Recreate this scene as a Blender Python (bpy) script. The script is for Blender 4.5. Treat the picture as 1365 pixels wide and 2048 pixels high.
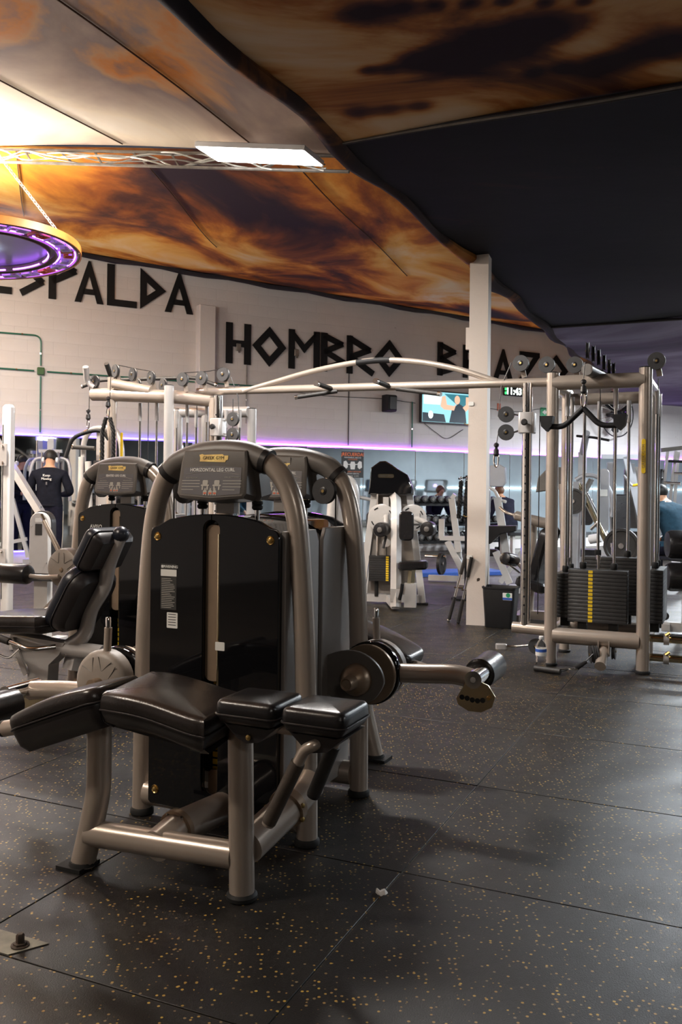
import bpy, bmesh, math, random
from mathutils import Vector, Matrix
R = math.radians
random.seed(7)
scene = bpy.context.scene
for o in list(bpy.data.objects):
    bpy.data.objects.remove(o)
C = scene.collection

# ------------------------------------------------------------------ camera
FPX, CX, HY, ROLL, HC = 1760.0, 682.5, 980.0, 0.011, 1.22
cam_d = bpy.data.cameras.new('camera')
cam_d.sensor_fit = 'VERTICAL'
cam_d.sensor_height = 36.0
cam_d.lens = 36.0 * FPX / 2048.0
cam_d.shift_y = -(1024.0 - HY) / 2048.0
cam_d.clip_start = 0.05
cam_d.clip_end = 200
cam = bpy.data.objects.new('camera', cam_d)
C.objects.link(cam)
cam.matrix_world = Matrix.Translation((0, 0, HC)) @ Matrix.Rotation(R(90), 4, 'X') @ Matrix.Rotation(ROLL, 4, 'Z')
cam_d.dof.use_dof = True
cam_d.dof.focus_distance = 3.6
cam_d.dof.aperture_fstop = 13.0
scene.camera = cam

# ------------------------------------------------------------------ world, exposure
world = bpy.data.worlds.new('world')
scene.world = world
world.use_nodes = True
bg = world.node_tree.nodes['Background']
bg.inputs[0].default_value = (0.55, 0.6, 0.75, 1)
bg.inputs[1].default_value = 0.05
vs = scene.view_settings
vs.view_transform = 'Standard'
vs.look = 'None'
vs.gamma = 1.0
vs.exposure = 1.0
vs.use_curve_mapping = False

# ------------------------------------------------------------------ room lamps (the panels themselves are built further down)
def area(name, loc, size, power, color, rot=(0, 0, 0)):
    l = bpy.data.lights.new(name, 'AREA')
    l.shape = 'RECTANGLE'
    l.size, l.size_y = size
    l.energy = power
    l.color = color
    o = bpy.data.objects.new(name, l)
    C.objects.link(o)
    o.location = loc
    o.rotation_euler = rot
    return o
COOL = (0.86, 0.94, 1.0)
NEUT = (1.0, 0.95, 0.9)
WARM = (1.0, 0.86, 0.7)
# (x, y, z, length, width, rotation, power, colour): every one of them is a real ceiling panel
PANELS = [
    (-0.56, 5.72, 3.385, 0.80, 0.27, -24, 85, NEUT),
    (-3.75, 7.10, 3.78, 1.20, 0.30, -24, 130, WARM),
    (-4.10, 10.6, 4.30, 1.20, 0.30, -24, 45, NEUT),
    (-3.00, 1.60, 3.60, 1.20, 0.30, -24, 70, WARM),
    (7.6, 17.2, 3.20, 1.20, 0.30, 29, 360, COOL),
    (5.9, 12.4, 3.20, 1.20, 0.30, -24, 150, COOL),
    (4.6, 8.4, 3.24, 1.20, 0.30, -24, 80, COOL),
    (9.5, 12.0, 3.24, 1.20, 0.30, -24, 170, COOL),
    (6.5, 2.5, 3.24, 1.20, 0.30, -24, 30, COOL),
    (1.2, -3.0, 3.24, 1.20, 0.30, -24, 12, WARM),
]
for i, (x, y, z, l, w, a, p, c) in enumerate(PANELS):
    area('panel_light', (x, y, z - 0.03), (l * .96, w * .94), p, c, (0, R(10.2 if i == 0 else 0), R(a)))

# added light tubes, out of view, put in to brighten the canvas (x, y, z, rotation, power)
ADDED_TUBES = [
    (-3.45, 7.05, 3.74, -24, 210),
    (-5.60, 10.2, 3.95, -24, 150),
    (-3.10, 2.60, 3.30, -24, 40),
    (7.6, 14.6, 2.95, -24, 60),
    (6.4, 1.0, 2.95, -24, 18),
]
for (x, y, z, a, p) in ADDED_TUBES:
    for k in (-.4, 0, .4):
        l = bpy.data.lights.new('added_tube_light', 'POINT'); l.energy = p / 3; l.color = NEUT if x > 0 else (1.0, .9, .78); l.shadow_soft_size = .06
        o = bpy.data.objects.new('added_tube_light', l); C.objects.link(o)
        o.location = (x + k * math.cos(R(a)), y + k * math.sin(R(a)), z - .07)

# ------------------------------------------------------------------ helpers
AX = R(24)
def uv(u, v, z=0.0):                      # the floor grid of the gym: u along the rows of mats, v across them
    return Vector((u * math.cos(AX) + v * math.sin(AX), -u * math.sin(AX) + v * math.cos(AX), z))
TW = R(60.6)
W0 = Vector((-4.72, 14.2, 0))
WD = Vector((math.sin(TW), math.cos(TW), 0))
WN = Vector((math.cos(TW), -math.sin(TW), 0))
WROT = math.atan2(WD.y, WD.x)
def wall(s, z, off=0.0):                  # a point on the back wall: s metres along it, off metres in front of it
    p = W0 + WD * s + WN * off
    return Vector((p.x, p.y, z))
def at(px, py, d):
    dx, dy = px - CX, py - HY
    return Vector(((dx * math.cos(ROLL) + dy * math.sin(ROLL)) / FPX * d, d, HC - (-dx * math.sin(ROLL) + dy * math.cos(ROLL)) / FPX * d))

def cat(pts, n=6):                        # Catmull-Rom through points
    P = [Vector(p) for p in pts]
    P = [P[0] * 2 - P[1]] + P + [P[-1] * 2 - P[-2]]
    out = []
    for i in range(1, len(P) - 2):
        a, b, c, d = P[i - 1], P[i], P[i + 1], P[i + 2]
        for k in range(n):
            t = k / n
            out.append(.5 * ((2 * b) + (c - a) * t + (2 * a - 5 * b + 4 * c - d) * t * t + (3 * b - a - 3 * c + d) * t ** 3))
    out.append(P[-2])
    return out
def fil(pts, r, n=5):                     # polyline with rounded corners
    P = [Vector(p) for p in pts]
    out = [P[0]]
    for i in range(1, len(P) - 1):
        a, b, c = P[i - 1], P[i], P[i + 1]
        d1, d2 = (a - b), (c - b)
        rr = min(r, d1.length * .48, d2.length * .48)
        p, q = b + d1.normalized() * rr, b + d2.normalized() * rr
        for k in range(n + 1):
            t = k / n
            out.append(p * (1 - t) ** 2 + b * 2 * t * (1 - t) + q * t * t)
    out.append(P[-1])
    return out
def rrect(w, h, r, n=4, cx=0, cy=0):
    o = []
    for sx, sy, a0 in ((1, 1, 0), (-1, 1, 90), (-1, -1, 180), (1, -1, 270)):
        for k in range(n + 1):
            a = R(a0 + 90 * k / n)
            o.append((cx + sx * (w / 2 - r) + r * math.cos(a), cy + sy * (h / 2 - r) + r * math.sin(a)))
    return o
def circ(r, n=24, cx=0, cy=0, ry=None):
    return [(cx + r * math.cos(2 * math.pi * k / n), cy + (ry or r) * math.sin(2 * math.pi * k / n)) for k in range(n)]
def offset(poly, d):
    n = len(poly)
    A = sum(poly[i][0] * poly[(i + 1) % n][1] - poly[(i + 1) % n][0] * poly[i][1] for i in range(n))
    sg = 1 if A > 0 else -1
    o = []
    for i in range(n):
        a, b, c = Vector(poly[i - 1]), Vector(poly[i]), Vector(poly[(i + 1) % n])
        t1, t2 = (b - a), (c - b)
        t1 = t1.normalized() if t1.length > 1e-9 else Vector((0, 0))
        t2 = t2.normalized() if t2.length > 1e-9 else Vector((0, 0))
        t = t1 + t2
        if t.length < 1e-6:
            o.append(tuple(b)); continue
        t.normalize()
        nrm = Vector((-t.y, t.x)) * sg
        o.append(tuple(b + nrm * d))
    return o

class MB:
    def __init__(s):
        s.v = []; s.f = []
    def add(s, vs, fs):
        b = len(s.v)
        s.v += [tuple(p) for p in vs]
        s.f += [tuple(b + i for i in f) for f in fs]
        return s
    def box(s, c, d, rot=None):
        c = Vector(c); x, y, z = d[0] / 2, d[1] / 2, d[2] / 2
        vs = [Vector(p) for p in ((-x, -y, -z), (x, -y, -z), (x, y, -z), (-x, y, -z), (-x, -y, z), (x, -y, z), (x, y, z), (-x, y, z))]
        if rot is not None:
            vs = [rot @ p for p in vs]
        return s.add([p + c for p in vs], [(0, 3, 2, 1), (4, 5, 6, 7), (0, 1, 5, 4), (1, 2, 6, 5), (2, 3, 7, 6), (3, 0, 4, 7)])
    def bar(s, p0, p1, w, h, up=(0, 0, 1)):      # rectangular bar between two points
        p0, p1 = Vector(p0), Vector(p1)
        t = (p1 - p0); L = t.length; t.normalize()
        up = Vector(up)
        if abs(t.dot(up)) > .98: up = Vector((0, 1, 0))
        a = t.cross(up).normalized(); b = a.cross(t).normalized()
        return s.box((p0 + p1) / 2, (L, w, h), Matrix((t, a, b)).transposed())
    def tube(s, pts, r, n=12, caps=True, closed=False, flat=1.0, up=None):
        P = [Vector(p) for p in pts]; m = len(P)
        rr = r if isinstance(r, (list, tuple)) else [r] * m
        T = []
        for i in range(m):
            a = P[i - 1] if (i > 0 or closed) else P[i]
            b = P[(i + 1) % m] if (i < m - 1 or closed) else P[i]
            d = b - a
            T.append(d.normalized() if d.length > 1e-9 else Vector((0, 0, 1)))
        ref = Vector(up) if up else (Vector((0, 0, 1)) if abs(T[0].z) < .9 else Vector((0, 1, 0)))
        nr = (ref - T[0] * ref.dot(T[0])).normalized()
        vs = []
        for i in range(m):
            nr = nr - T[i] * nr.dot(T[i])
            nr = nr.normalized() if nr.length > 1e-6 else T[i].orthogonal().normalized()
            bn = T[i].cross(nr)
            for k in range(n):
                a = 2 * math.pi * k / n
                vs.append(P[i] + nr * math.cos(a) * rr[i] + bn * math.sin(a) * rr[i] * flat)
        fs = []
        for i in range(m if closed else m - 1):
            j = (i + 1) % m
            for k in range(n):
                l = (k + 1) % n
                fs.append((i * n + k, i * n + l, j * n + l, j * n + k))
        if caps and not closed:
            fs.append(tuple(reversed(range(n)))); fs.append(tuple(range((m - 1) * n, m * n)))
        return s.add(vs, fs)
    def cyl(s, p0, p1, r, r1=None, n=16):
        return s.tube([p0, p1], [r, r if r1 is None else r1], n)
    def lathe(s, prof, o=(0, 0, 0), axis=(0, 0, 1), n=20, caps=True):   # prof: list of (radius, height)
        ax = Vector(axis).normalized(); a = ax.orthogonal().normalized(); b = ax.cross(a); o = Vector(o)
        vs = []
        for (r, h) in prof:
            for k in range(n):
                t = 2 * math.pi * k / n
                vs.append(o + ax * h + (a * math.cos(t) + b * math.sin(t)) * max(r, 1e-5))
        fs = [(i * n + k, i * n + (k + 1) % n, (i + 1) * n + (k + 1) % n, (i + 1) * n + k) for i in range(len(prof) - 1) for k in range(n)]
        if caps: fs.append(tuple(reversed(range(n)))); fs.append(tuple(range((len(prof) - 1) * n, len(prof) * n)))
        return s.add(vs, fs)
    def sph(s, c, r, n=12, sc=(1, 1, 1)):
        m = n // 2
        c = Vector(c); vs = []
        for i in range(m + 1):
            p = math.pi * i / m
            for k in range(n):
                t = 2 * math.pi * k / n
                vs.append(c + Vector((max(math.sin(p), 1e-4) * math.cos(t) * sc[0], max(math.sin(p), 1e-4) * math.sin(t) * sc[1], math.cos(p) * sc[2])) * r)
        return s.add(vs, [(i * n + k, (i + 1) * n + k, (i + 1) * n + (k + 1) % n, i * n + (k + 1) % n) for i in range(m) for k in range(n)])
    def slab(s, poly, layers, o=(0, 0, 0), ex=(1, 0, 0), ey=(0, 0, 1), en=None, warp=None, dome=None):
        # an outline lifted through layers of (inset, height); en is the direction of the height
        ex, ey, o = Vector(ex), Vector(ey), Vector(o)
        en = Vector(en) if en is not None else ex.cross(ey)
        n = len(poly); vs = []
        for (ins, h) in layers:
            for (x, y) in (offset(poly, ins) if ins else poly):
                p = o + ex * x + ey * y + en * h
                vs.append(p if warp is None else p + en * warp(x, y, h))
        m = len(layers)
        if dome is not None:                   # smooth top: rings shrinking to the middle, rising by dome
            last = offset(poly, layers[-1][0]); h = layers[-1][1]
            cx = sum(p[0] for p in last) / n; cy = sum(p[1] for p in last) / n
            for f in (.85, .68, .5, .32, .15, .02):
                for (x, y) in last:
                    x, y = cx + (x - cx) * f, cy + (y - cy) * f
                    p = o + ex * x + ey * y + en * (h + dome * (1 - f * f))
                    vs.append(p if warp is None else p + en * warp(x, y, h))
                m += 1
        fs = [(i * n + k, i * n + (k + 1) % n, (i + 1) * n + (k + 1) % n, (i + 1) * n + k) for i in range(m - 1) for k in range(n)]
        fs.append(tuple(reversed(range(n)))); fs.append(tuple(range((m - 1) * n, m * n)))
        return s.add(vs, fs)
    def prism(s, poly, t, o=(0, 0, 0), ex=(1, 0, 0), ey=(0, 0, 1), en=None):
        return s.slab(poly, [(0, 0), (0, t)], o, ex, ey, en)
    def mesh(s, name):
        m = bpy.data.meshes.new(name)
        m.from_pydata(s.v, [], s.f)
        bm = bmesh.new(); bm.from_mesh(m)
        bmesh.ops.recalc_face_normals(bm, faces=bm.faces)
        bm.to_mesh(m); bm.free()
        for p in m.polygons: p.use_smooth = True
        m.set_sharp_from_angle(angle=R(38))
        return m

def obj(name, mb, mat, parent=None, loc=None, rotz=None):
    me = mb.mesh(name) if isinstance(mb, MB) else mb
    o = bpy.data.objects.new(name, me)
    C.objects.link(o)
    if mat is not None and not me.materials:
        me.materials.append(M[mat] if isinstance(mat, str) else mat)
    if parent: o.parent = parent
    if loc is not None: o.location = loc
    if rotz is not None: o.rotation_euler = (0, 0, rotz)
    return o
def tag(o, label=None, cat=None, group=None, kind=None):
    if label: o['label'] = label
    if cat: o['category'] = cat
    if group: o['group'] = group
    if kind: o['kind'] = kind
    return o
def thing(name, label, cat, loc=(0, 0, 0), rotz=0, group=None):
    o = bpy.data.objects.new(name, None)
    C.objects.link(o)
    o.empty_display_size = .05
    o.location = loc; o.rotation_euler = (0, 0, rotz)
    return tag(o, label, cat, group)
def dup(root, loc=None, rotz=None, label=None):
    r = root.copy(); C.objects.link(r)
    if loc is not None: r.location = loc
    if rotz is not None: r.rotation_euler = (0, 0, rotz)
    if label: r['label'] = label
    for ch in list(root.children):
        c = ch.copy(); C.objects.link(c); c.parent = r
        for g in list(ch.children):
            d = g.copy(); C.objects.link(d); d.parent = c
    return r
def text(name, body, size, mat, parent, o, ex, ey, align='CENTER', ext=0.0005, bold=0.0):
    cu = bpy.data.curves.new(name, 'FONT')
    cu.body = body; cu.size = size; cu.align_x = align; cu.align_y = 'CENTER'
    cu.extrude = ext; cu.offset = bold; cu.resolution_u = 2
    t = bpy.data.objects.new(name, cu)
    me = bpy.data.meshes.new_from_object(t)
    bpy.data.objects.remove(t)
    me.name = name
    ob = obj(name, me, mat, parent)
    ex, ey = Vector(ex).normalized(), Vector(ey).normalized(); en = ex.cross(ey)
    ob.matrix_local = Matrix.Translation(Vector(o)) @ Matrix((ex, ey, en)).transposed().to_4x4()
    return ob
# ------------------------------------------------------------------ materials
M = {}
class NT:
    def __init__(s, name):
        s.m = bpy.data.materials.new(name); s.m.use_nodes = True
        s.t = s.m.node_tree; s.b = s.t.nodes['Principled BSDF']
        M[name] = s.m
    def n(s, typ, **kw):
        nd = s.t.nodes.new(typ)
        for k, v in kw.items():
            if k.startswith('i_'):
                key = k[2:].replace('_', ' ')
                nd.inputs[int(key) if key.isdigit() else key].default_value = v
            else: setattr(nd, k, v)
        return nd
    def l(s, a, b): s.t.links.new(a, b)
    def ramp(s, fac, stops):
        r = s.n('ShaderNodeValToRGB'); cr = r.color_ramp
        while len(cr.elements) > 1: cr.elements.remove(cr.elements[-1])
        for i, (p, c) in enumerate(stops):
            e = cr.elements[0] if i == 0 else cr.elements.new(p)
            e.position = p; e.color = (*c, 1)
        s.l(fac, r.inputs[0]); return r.outputs[0]
    def coord(s, kind='Object', scale=(1, 1, 1), rot=(0, 0, 0)):
        c = s.n('ShaderNodeTexCoord'); mp = s.n('ShaderNodeMapping')
        mp.inputs['Scale'].default_value = scale; mp.inputs['Rotation'].default_value = rot
        s.l(c.outputs[kind], mp.inputs[0]); return mp.outputs[0]
    def noise(s, vec, scale, detail=4, rough=.55, dist=0.0):
        n = s.n('ShaderNodeTexNoise'); n.inputs['Scale'].default_value = scale
        n.inputs['Detail'].default_value = detail; n.inputs['Roughness'].default_value = rough; n.inputs['Distortion'].default_value = dist
        s.l(vec, n.inputs['Vector']); return n.outputs['Fac']
    def math(s, op, a, b=None, clamp=False):
        m = s.n('ShaderNodeMath', operation=op, use_clamp=clamp)
        for i, q in enumerate((a, b)):
            if q is None: continue
            if isinstance(q, (int, float)): m.inputs[i].default_value = q
            else: s.l(q, m.inputs[i])
        return m.outputs[0]
    def mix(s, f, a, b):
        m = s.n('ShaderNodeMix', data_type='RGBA')
        for sock, q in ((m.inputs[0], f), (m.inputs[6], a), (m.inputs[7], b)):
            if isinstance(q, (int, float)): sock.default_value = q
            elif isinstance(q, tuple): sock.default_value = (*q, 1) if len(q) == 3 else q
            else: s.l(q, sock)
        return m.outputs[2]
    def bump(s, h, strength, dist=.01):
        b = s.n('ShaderNodeBump'); b.inputs['Strength'].default_value = strength; b.inputs['Distance'].default_value = dist
        s.l(h, b.inputs['Height']); s.l(b.outputs[0], s.b.inputs['Normal'])
def pm(name, col, rough=.5, metal=0.0, var=.12, scale=9, bump=0.0, bscale=120, coat=0.0, spec=None, aniso=0.0):
    t = NT(name); v = t.coord()
    f = t.noise(v, scale)
    lo = tuple(max(c * (1 - var), 0) for c in col); hi = tuple(min(c * (1 + var), 1) for c in col)
    t.l(t.ramp(f, [(.3, lo), (.7, hi)]), t.b.inputs['Base Color'])
    t.b.inputs['Roughness'].default_value = rough; t.b.inputs['Metallic'].default_value = metal
    t.b.inputs['Coat Weight'].default_value = coat; t.b.inputs['Coat Roughness'].default_value = .05
    if spec is not None: t.b.inputs['Specular IOR Level'].default_value = spec
    if bump: t.bump(t.noise(v, bscale, 2), bump, .002)
    return t
def em(name, col, strength, base=(.8, .8, .8)):
    t = pm(name, base, .4)
    t.b.inputs['Emission Color'].default_value = (*col, 1); t.b.inputs['Emission Strength'].default_value = strength
    return t
pm('champagne', (.43, .365, .31), .28, .45, .05, 6, .04, 400, coat=.25)
pm('silver', (.46, .44, .43), .30, .4, .05, 6, .04, 400, coat=.2)
pm('silver_panel', (.30, .28, .265), .40, .4, .05)
pm('chrome', (.75, .74, .72), .10, 1.0, .04)
pm('gold_chrome', (.72, .62, .42), .14, 1.0, .04)
pm('bronze', (.30, .22, .155), .36, .5, .08)
pm('grey_plastic', (.12, .108, .098), .42, 0, .08, 20, .10, 900)
pm('taupe_plastic', (.26, .225, .195), .48, 0, .06, 20, .12, 900)
pm('black_plastic', (.014, .013, .014), .34, 0, .15, 20, .06, 700)
pm('matt_black', (.012, .012, .013), .6, 0, .2, 20, .1, 500, spec=.25)
pm('letter_black', (.008, .008, .009), .65, 0, .2, 6, spec=.25)
pm('gloss_black', (.005, .005, .006), .04, 0, .1, 5, spec=.45)
pm('vinyl', (.013, .012, .013), .27, 0, .15, 25, .22, 260)
pm('vinyl_brown', (.020, .016, .015), .25, 0, .15, 25, .2, 260)
pm('vinyl_base', (.018, .015, .016), .38, 0, .1, 25, .05, 500)
pm('vinyl_blue', (.012, .015, .024), .30, 0, .1, 25, .2, 260)
pm('rubber', (.014, .014, .014), .62, 0, .2, 30, .2, 300, spec=.25)
pm('grip', (.020, .018, .017), .55, 0, .2, 40, .35, 350)
pm('grip_brown', (.055, .043, .034), .5, 0, .2, 40, .3, 350)
pm('plate_iron', (.020, .019, .019), .45, .1, .2, 12, .1, 200)
pm('pulley', (.034, .034, .036), .42, 0, .12, 30, .1, 300)
pm('cable', (.006, .006, .006), .4)
pm('white_frame', (.52, .505, .49), .33, 0, .05, 10, .04, 300, coat=.3)
pm('grey_frame', (.38, .39, .42), .34, .25, .05, 10, .04, 300)
pm('yellow', (.75, .50, .02), .45, 0, .1)
pm('orange_paint', (.75, .26, .04), .45, 0, .2)
pm('sticker_white', (.75, .75, .72), .5, 0, .05)
pm('sticker_dark', (.035, .034, .033), .45, 0, .1)
pm('placard', (.12, .115, .125), .35, 0, .05)
pm('ink_white', (.72, .72, .70), .5, 0, .03)
pm('ink_tan', (.42, .40, .36), .5, 0, .03)
pm('ink_red', (.62, .12, .05), .5, 0, .05)
pm('ink_orange', (.85, .18, .03), .5, 0, .05)
pm('ink_black', (.01, .01, .01), .5, 0, .05)
pm('label_yellow', (.98, .62, .20), .35, 0, .25, 40)
pm('green_conduit', (.02, .13, .085), .4, 0, .2)
pm('box_green', (.05, .11, .04), .5, 0, .2)
pm('sign_green', (.02, .30, .12), .45, 0, .1)
pm('blue_mat', (.03, .10, .42), .55, 0, .1)
pm('cloth_dark', (.010, .011, .018), .85, 0, .25, 18, .25, 160, spec=.12)
pm('cloth_navy', (.012, .012, .024), .85, 0, .25, 18, .25, 160, spec=.12)
pm('cloth_teal', (.022, .055, .085), .85, 0, .2, 18, .25, 160, spec=.12)
pm('skin', (.55, .29, .17), .5, 0, .08, 14)
pm('hair', (.008, .007, .006), .55, 0, .3, 90, .4, 250)
pm('hair_brown', (.12, .05, .02), .55, 0, .3, 90, .4, 250)
pm('white_gloss', (.8, .8, .8), .2, 0, .03)
pm('paper', (.85, .82, .78), .8, 0, .05)
pm('brass', (.6, .42, .16), .3, 1.0, .1)
pm('dirt_plate', (.20, .19, .15), .6, .3, .35, 14, .2, 60)
pm('rust_brown', (.045, .03, .02), .7, .2, .4, 40, .4, 80)
pm('bin_black', (.012, .012, .013), .5, 0, .15, 20, .1, 300)
pm('rope', (.012, .011, .011), .75, 0, .4, 60, .4, 200, spec=.25)
pm('truss', (.22, .20, .18), .45, .4, .25, 12)
pm('wire_white', (.75, .76, .72), .45, 0, .1)
pm('rim_wood', (.60, .22, .045), .45, 0, .35, 5)
pm('dark_fabric_edge', (.018, .013, .016), .55, 0, .3, 4)
em('led_purple', (.45, .08, 1.0), 12, (.5, .2, .8))
em('led_ring', (.36, .10, 1.0), 5, (.5, .3, .8))
em('led_blue', (.09, .06, 1.0), 10, (.2, .2, .8))
em('led_white', (.75, .95, 1.0), 7)
em('panel_glow', (1.0, .97, .93), 14)
pm('seam_brown', (.10, .05, .03), .7, 0, .3, 3, spec=.1)
em('screen_blue', (.012, .03, .055), 1.0, (.005, .005, .008))
em('screen_logo', (.6, .35, .9), 1.6, (.1, .1, .1))
em('clock_white', (.85, 1.0, .9), 3.0)
em('clock_green', (.03, .9, .12), 1.6, (.02, .2, .05))
em('tv_wall', (.20, .45, .52), 1.0, (.01, .01, .01))
em('tv_bright', (.70, .92, .95), 1.1, (.01, .01, .01))
em('tv_dark', (.006, .014, .024), 1.0, (.01, .01, .01))
em('tv_teal', (.02, .12, .15), 1.0, (.01, .01, .01))
em('tv_skin', (.60, .33, .22), .95, (.01, .01, .01))

t = NT('mirror_glass')           # slightly greenish silvered glass
v = t.coord(); t.l(t.ramp(t.noise(v, 1.5), [(.2, (.66, .72, .74)), (.8, (.74, .79, .80))]), t.b.inputs['Base Color'])
t.b.inputs['Metallic'].default_value = 1; t.b.inputs['Roughness'].default_value = .03

t = NT('bottle_plastic')
v = t.coord(); t.l(t.ramp(t.noise(v, 20), [(0, (.95, .97, 1)), (1, (1, 1, 1))]), t.b.inputs['Base Color'])
t.b.inputs['Transmission Weight'].default_value = 1; t.b.inputs['Roughness'].default_value = .04; t.b.inputs['IOR'].default_value = 1.2

def rubber_floor(name, base):
    t = NT(name); v = t.coord()
    w = t.n('ShaderNodeTexVoronoi', feature='F1'); w.inputs['Scale'].default_value = 72; w.inputs['Randomness'].default_value = 1
    g = t.n('ShaderNodeNewGeometry')
    t.l(g.outputs['Position'], w.inputs['Vector'])
    size = t.ramp(w.outputs['Distance'], [(.22, (1, 1, 1)), (.32, (0, 0, 0))])
    sep = t.n('ShaderNodeSeparateColor'); t.l(w.outputs['Color'], sep.inputs[0])
    dens = t.noise(g.outputs['Position'], 2.2, 4, .6)
    thr = t.math('MULTIPLY_ADD', dens, .95); t.t.nodes[-1].inputs[2].default_value = -.12
    pick = t.math('LESS_THAN', sep.outputs[0], thr)
    fleck = t.math('MULTIPLY', size, pick)
    fc = t.ramp(sep.outputs[1], [(0, (.50, .33, .06)), (.5, (.34, .20, .05)), (1, (.18, .14, .08))])
    dust = t.ramp(t.noise(g.outputs['Position'], 1.3, 8, .62), [(.38, base), (.75, tuple(c * 1.75 + .003 for c in base))])
    t.l(t.mix(fleck, dust, fc), t.b.inputs['Base Color'])
    rr = t.ramp(t.noise(g.outputs['Position'], 3.5, 6, .65), [(.3, (.36,) * 3), (.75, (.54,) * 3)])
    t.l(rr, t.b.inputs['Roughness']); t.b.inputs['Specular IOR Level'].default_value = .36
    t.bump(t.noise(g.outputs['Position'], 260, 3, .7), .32, .003)
    return t
rubber_floor('rubber_mat', (.0095, .0085, .0080))
rubber_floor('rubber_base', (.06, .053, .046))

def painted(name, col, col2):
    t = NT(name); v = t.coord()
    f = t.noise(v, .8, 8, .6)
    base = t.ramp(f, [(.3, col2), (.7, col)])
    sp = t.ramp(t.noise(v, 6.0, 5, .7), [(.255, (1, 1, 1)), (.30, (0, 0, 0))])
    t.l(t.mix(sp, base, (.26, .21, .17)), t.b.inputs['Base Color'])
    t.b.inputs['Roughness'].default_value = .62
    t.bump(t.noise(v, 22, 6, .65), .25, .01)
    return t
painted('wall_paint', (.64, .61, .60), (.56, .53, .52))
painted('block_paint', (.65, .62, .61), (.58, .55, .54))
painted('mortar_paint', (.60, .57, .56), (.52, .49, .48))
pm('wall_dark', (.025, .02, .02), .7, 0, .1, 2)
pm('wall_dull', (.36, .40, .43), .7, 0, .08, 2, .2, 30)
t = painted('column_paint', (.70, .63, .57), (.60, .52, .46))

def print_mat(name, seedrot, scale, stops, stretch=(1, 1, 1), dist=1.6, grad=None, rough=.55, detail=7):
    t = NT(name)
    g = t.n('ShaderNodeTexCoord'); mp = t.n('ShaderNodeMapping')
    mp.inputs['Rotation'].default_value = seedrot; mp.inputs['Scale'].default_value = stretch
    t.l(g.outputs['Object'], mp.inputs[0])
    a = t.noise(mp.outputs[0], scale, detail, .56, dist)
    b = t.noise(mp.outputs[0], scale * .32, 3, .5, dist * .5)
    f = t.math('ADD', t.math('MULTIPLY', a, .62), t.math('MULTIPLY', b, .38))
    if grad:
        # local gains for bright printed sky, dark figures and painted-in lamp glow: (x, y, radius, gain)
        sp = t.n('ShaderNodeSeparateXYZ'); t.l(g.outputs['Object'], sp.inputs[0])
        for (gx, gy, rx, ry, gain) in grad:
            dx = t.math('DIVIDE', t.math('SUBTRACT', sp.outputs[0], gx), rx)
            dy = t.math('DIVIDE', t.math('SUBTRACT', sp.outputs[1], gy), ry)
            q = t.math('ADD', t.math('MULTIPLY', dx, dx), t.math('MULTIPLY', dy, dy))
            e = t.math('POWER', 2.718, t.math('MULTIPLY', q, -1.0))
            f = t.math('ADD', f, t.math('MULTIPLY', e, gain))
    t.l(t.ramp(f, stops), t.b.inputs['Base Color'])
    t.b.inputs['Roughness'].default_value = .75
    t.b.inputs['Specular IOR Level'].default_value = .12
    t.bump(t.noise(mp.outputs[0], 3.0, 3), .12, .04)
    return t
# ------------------------------------------------------------------ floor
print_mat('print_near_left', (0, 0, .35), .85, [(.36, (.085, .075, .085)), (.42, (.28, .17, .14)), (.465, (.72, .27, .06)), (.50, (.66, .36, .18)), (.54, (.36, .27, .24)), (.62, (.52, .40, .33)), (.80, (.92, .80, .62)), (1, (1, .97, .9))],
          (.9, .55, 1), .9, [(-2.4, 5.95, 2.2, .75, .42), (-.5, 4.6, 1.0, 1.6, .05)])  # lamp glow beside the truss is painted into the bright printed sky
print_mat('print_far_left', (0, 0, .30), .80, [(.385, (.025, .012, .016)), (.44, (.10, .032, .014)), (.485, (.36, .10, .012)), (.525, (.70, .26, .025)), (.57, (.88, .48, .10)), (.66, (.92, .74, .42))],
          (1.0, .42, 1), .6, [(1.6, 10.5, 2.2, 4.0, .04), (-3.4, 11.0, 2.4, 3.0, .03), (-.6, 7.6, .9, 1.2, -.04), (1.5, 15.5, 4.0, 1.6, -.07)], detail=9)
# dark reclining figures in the printed picture: (x, y, radius) of the limbs on the canvas
FIGURES = [(0.99, 4.06, 0.13), (0.86, 4.11, 0.161), (0.74, 4.21, 0.164), (0.63, 4.29, 0.159), (0.52, 4.36, 0.149), (0.42, 4.37, 0.118), (0.32, 4.4, 0.063), (0.22, 4.46, 0.057), (0.12, 4.47, 0.051), (0.05, 3.93, 0.084), (0.15, 3.91, 0.089), (0.26, 3.88, 0.061), (0.39, 3.87, 0.044), (0.54, 3.85, 0.044), (0.69, 3.84, 0.038), (0.87, 3.85, 0.038), (1.04, 3.84, 0.038), (1.57, 4.21, 0.12), (1.46, 4.3, 0.128), (1.33, 4.36, 0.118), (1.27, 4.47, 0.083), (1.11, 4.47, 0.057), (0.97, 4.52, 0.051), (0.08, 4.97, 0.088), (0.25, 4.94, 0.088), (0.42, 4.9, 0.077)]
print_mat('print_near_right', (0, 0, R(24)), 1.0, [(.36, (.020, .008, .014)), (.44, (.10, .035, .02)), (.49, (.34, .13, .035)), (.535, (.52, .30, .13)), (.62, (.58, .44, .31)), (.75, (.60, .50, .40))],
          (.55, .95, 1), 1.1, [(x, y, r * 1.1, r * 1.1, -.15) for x, y, r in FIGURES] + [(.1, 4.1, 2.4, 1.6, .035)], detail=6)
print_mat('print_edge', (0, 0, R(24)), 1.1, [(.40, (.010, .007, .010)), (.52, (.03, .014, .012)), (.58, (.28, .10, .02)), (.66, (.5, .26, .08))], (.8, .6, 1), .8)
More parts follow.
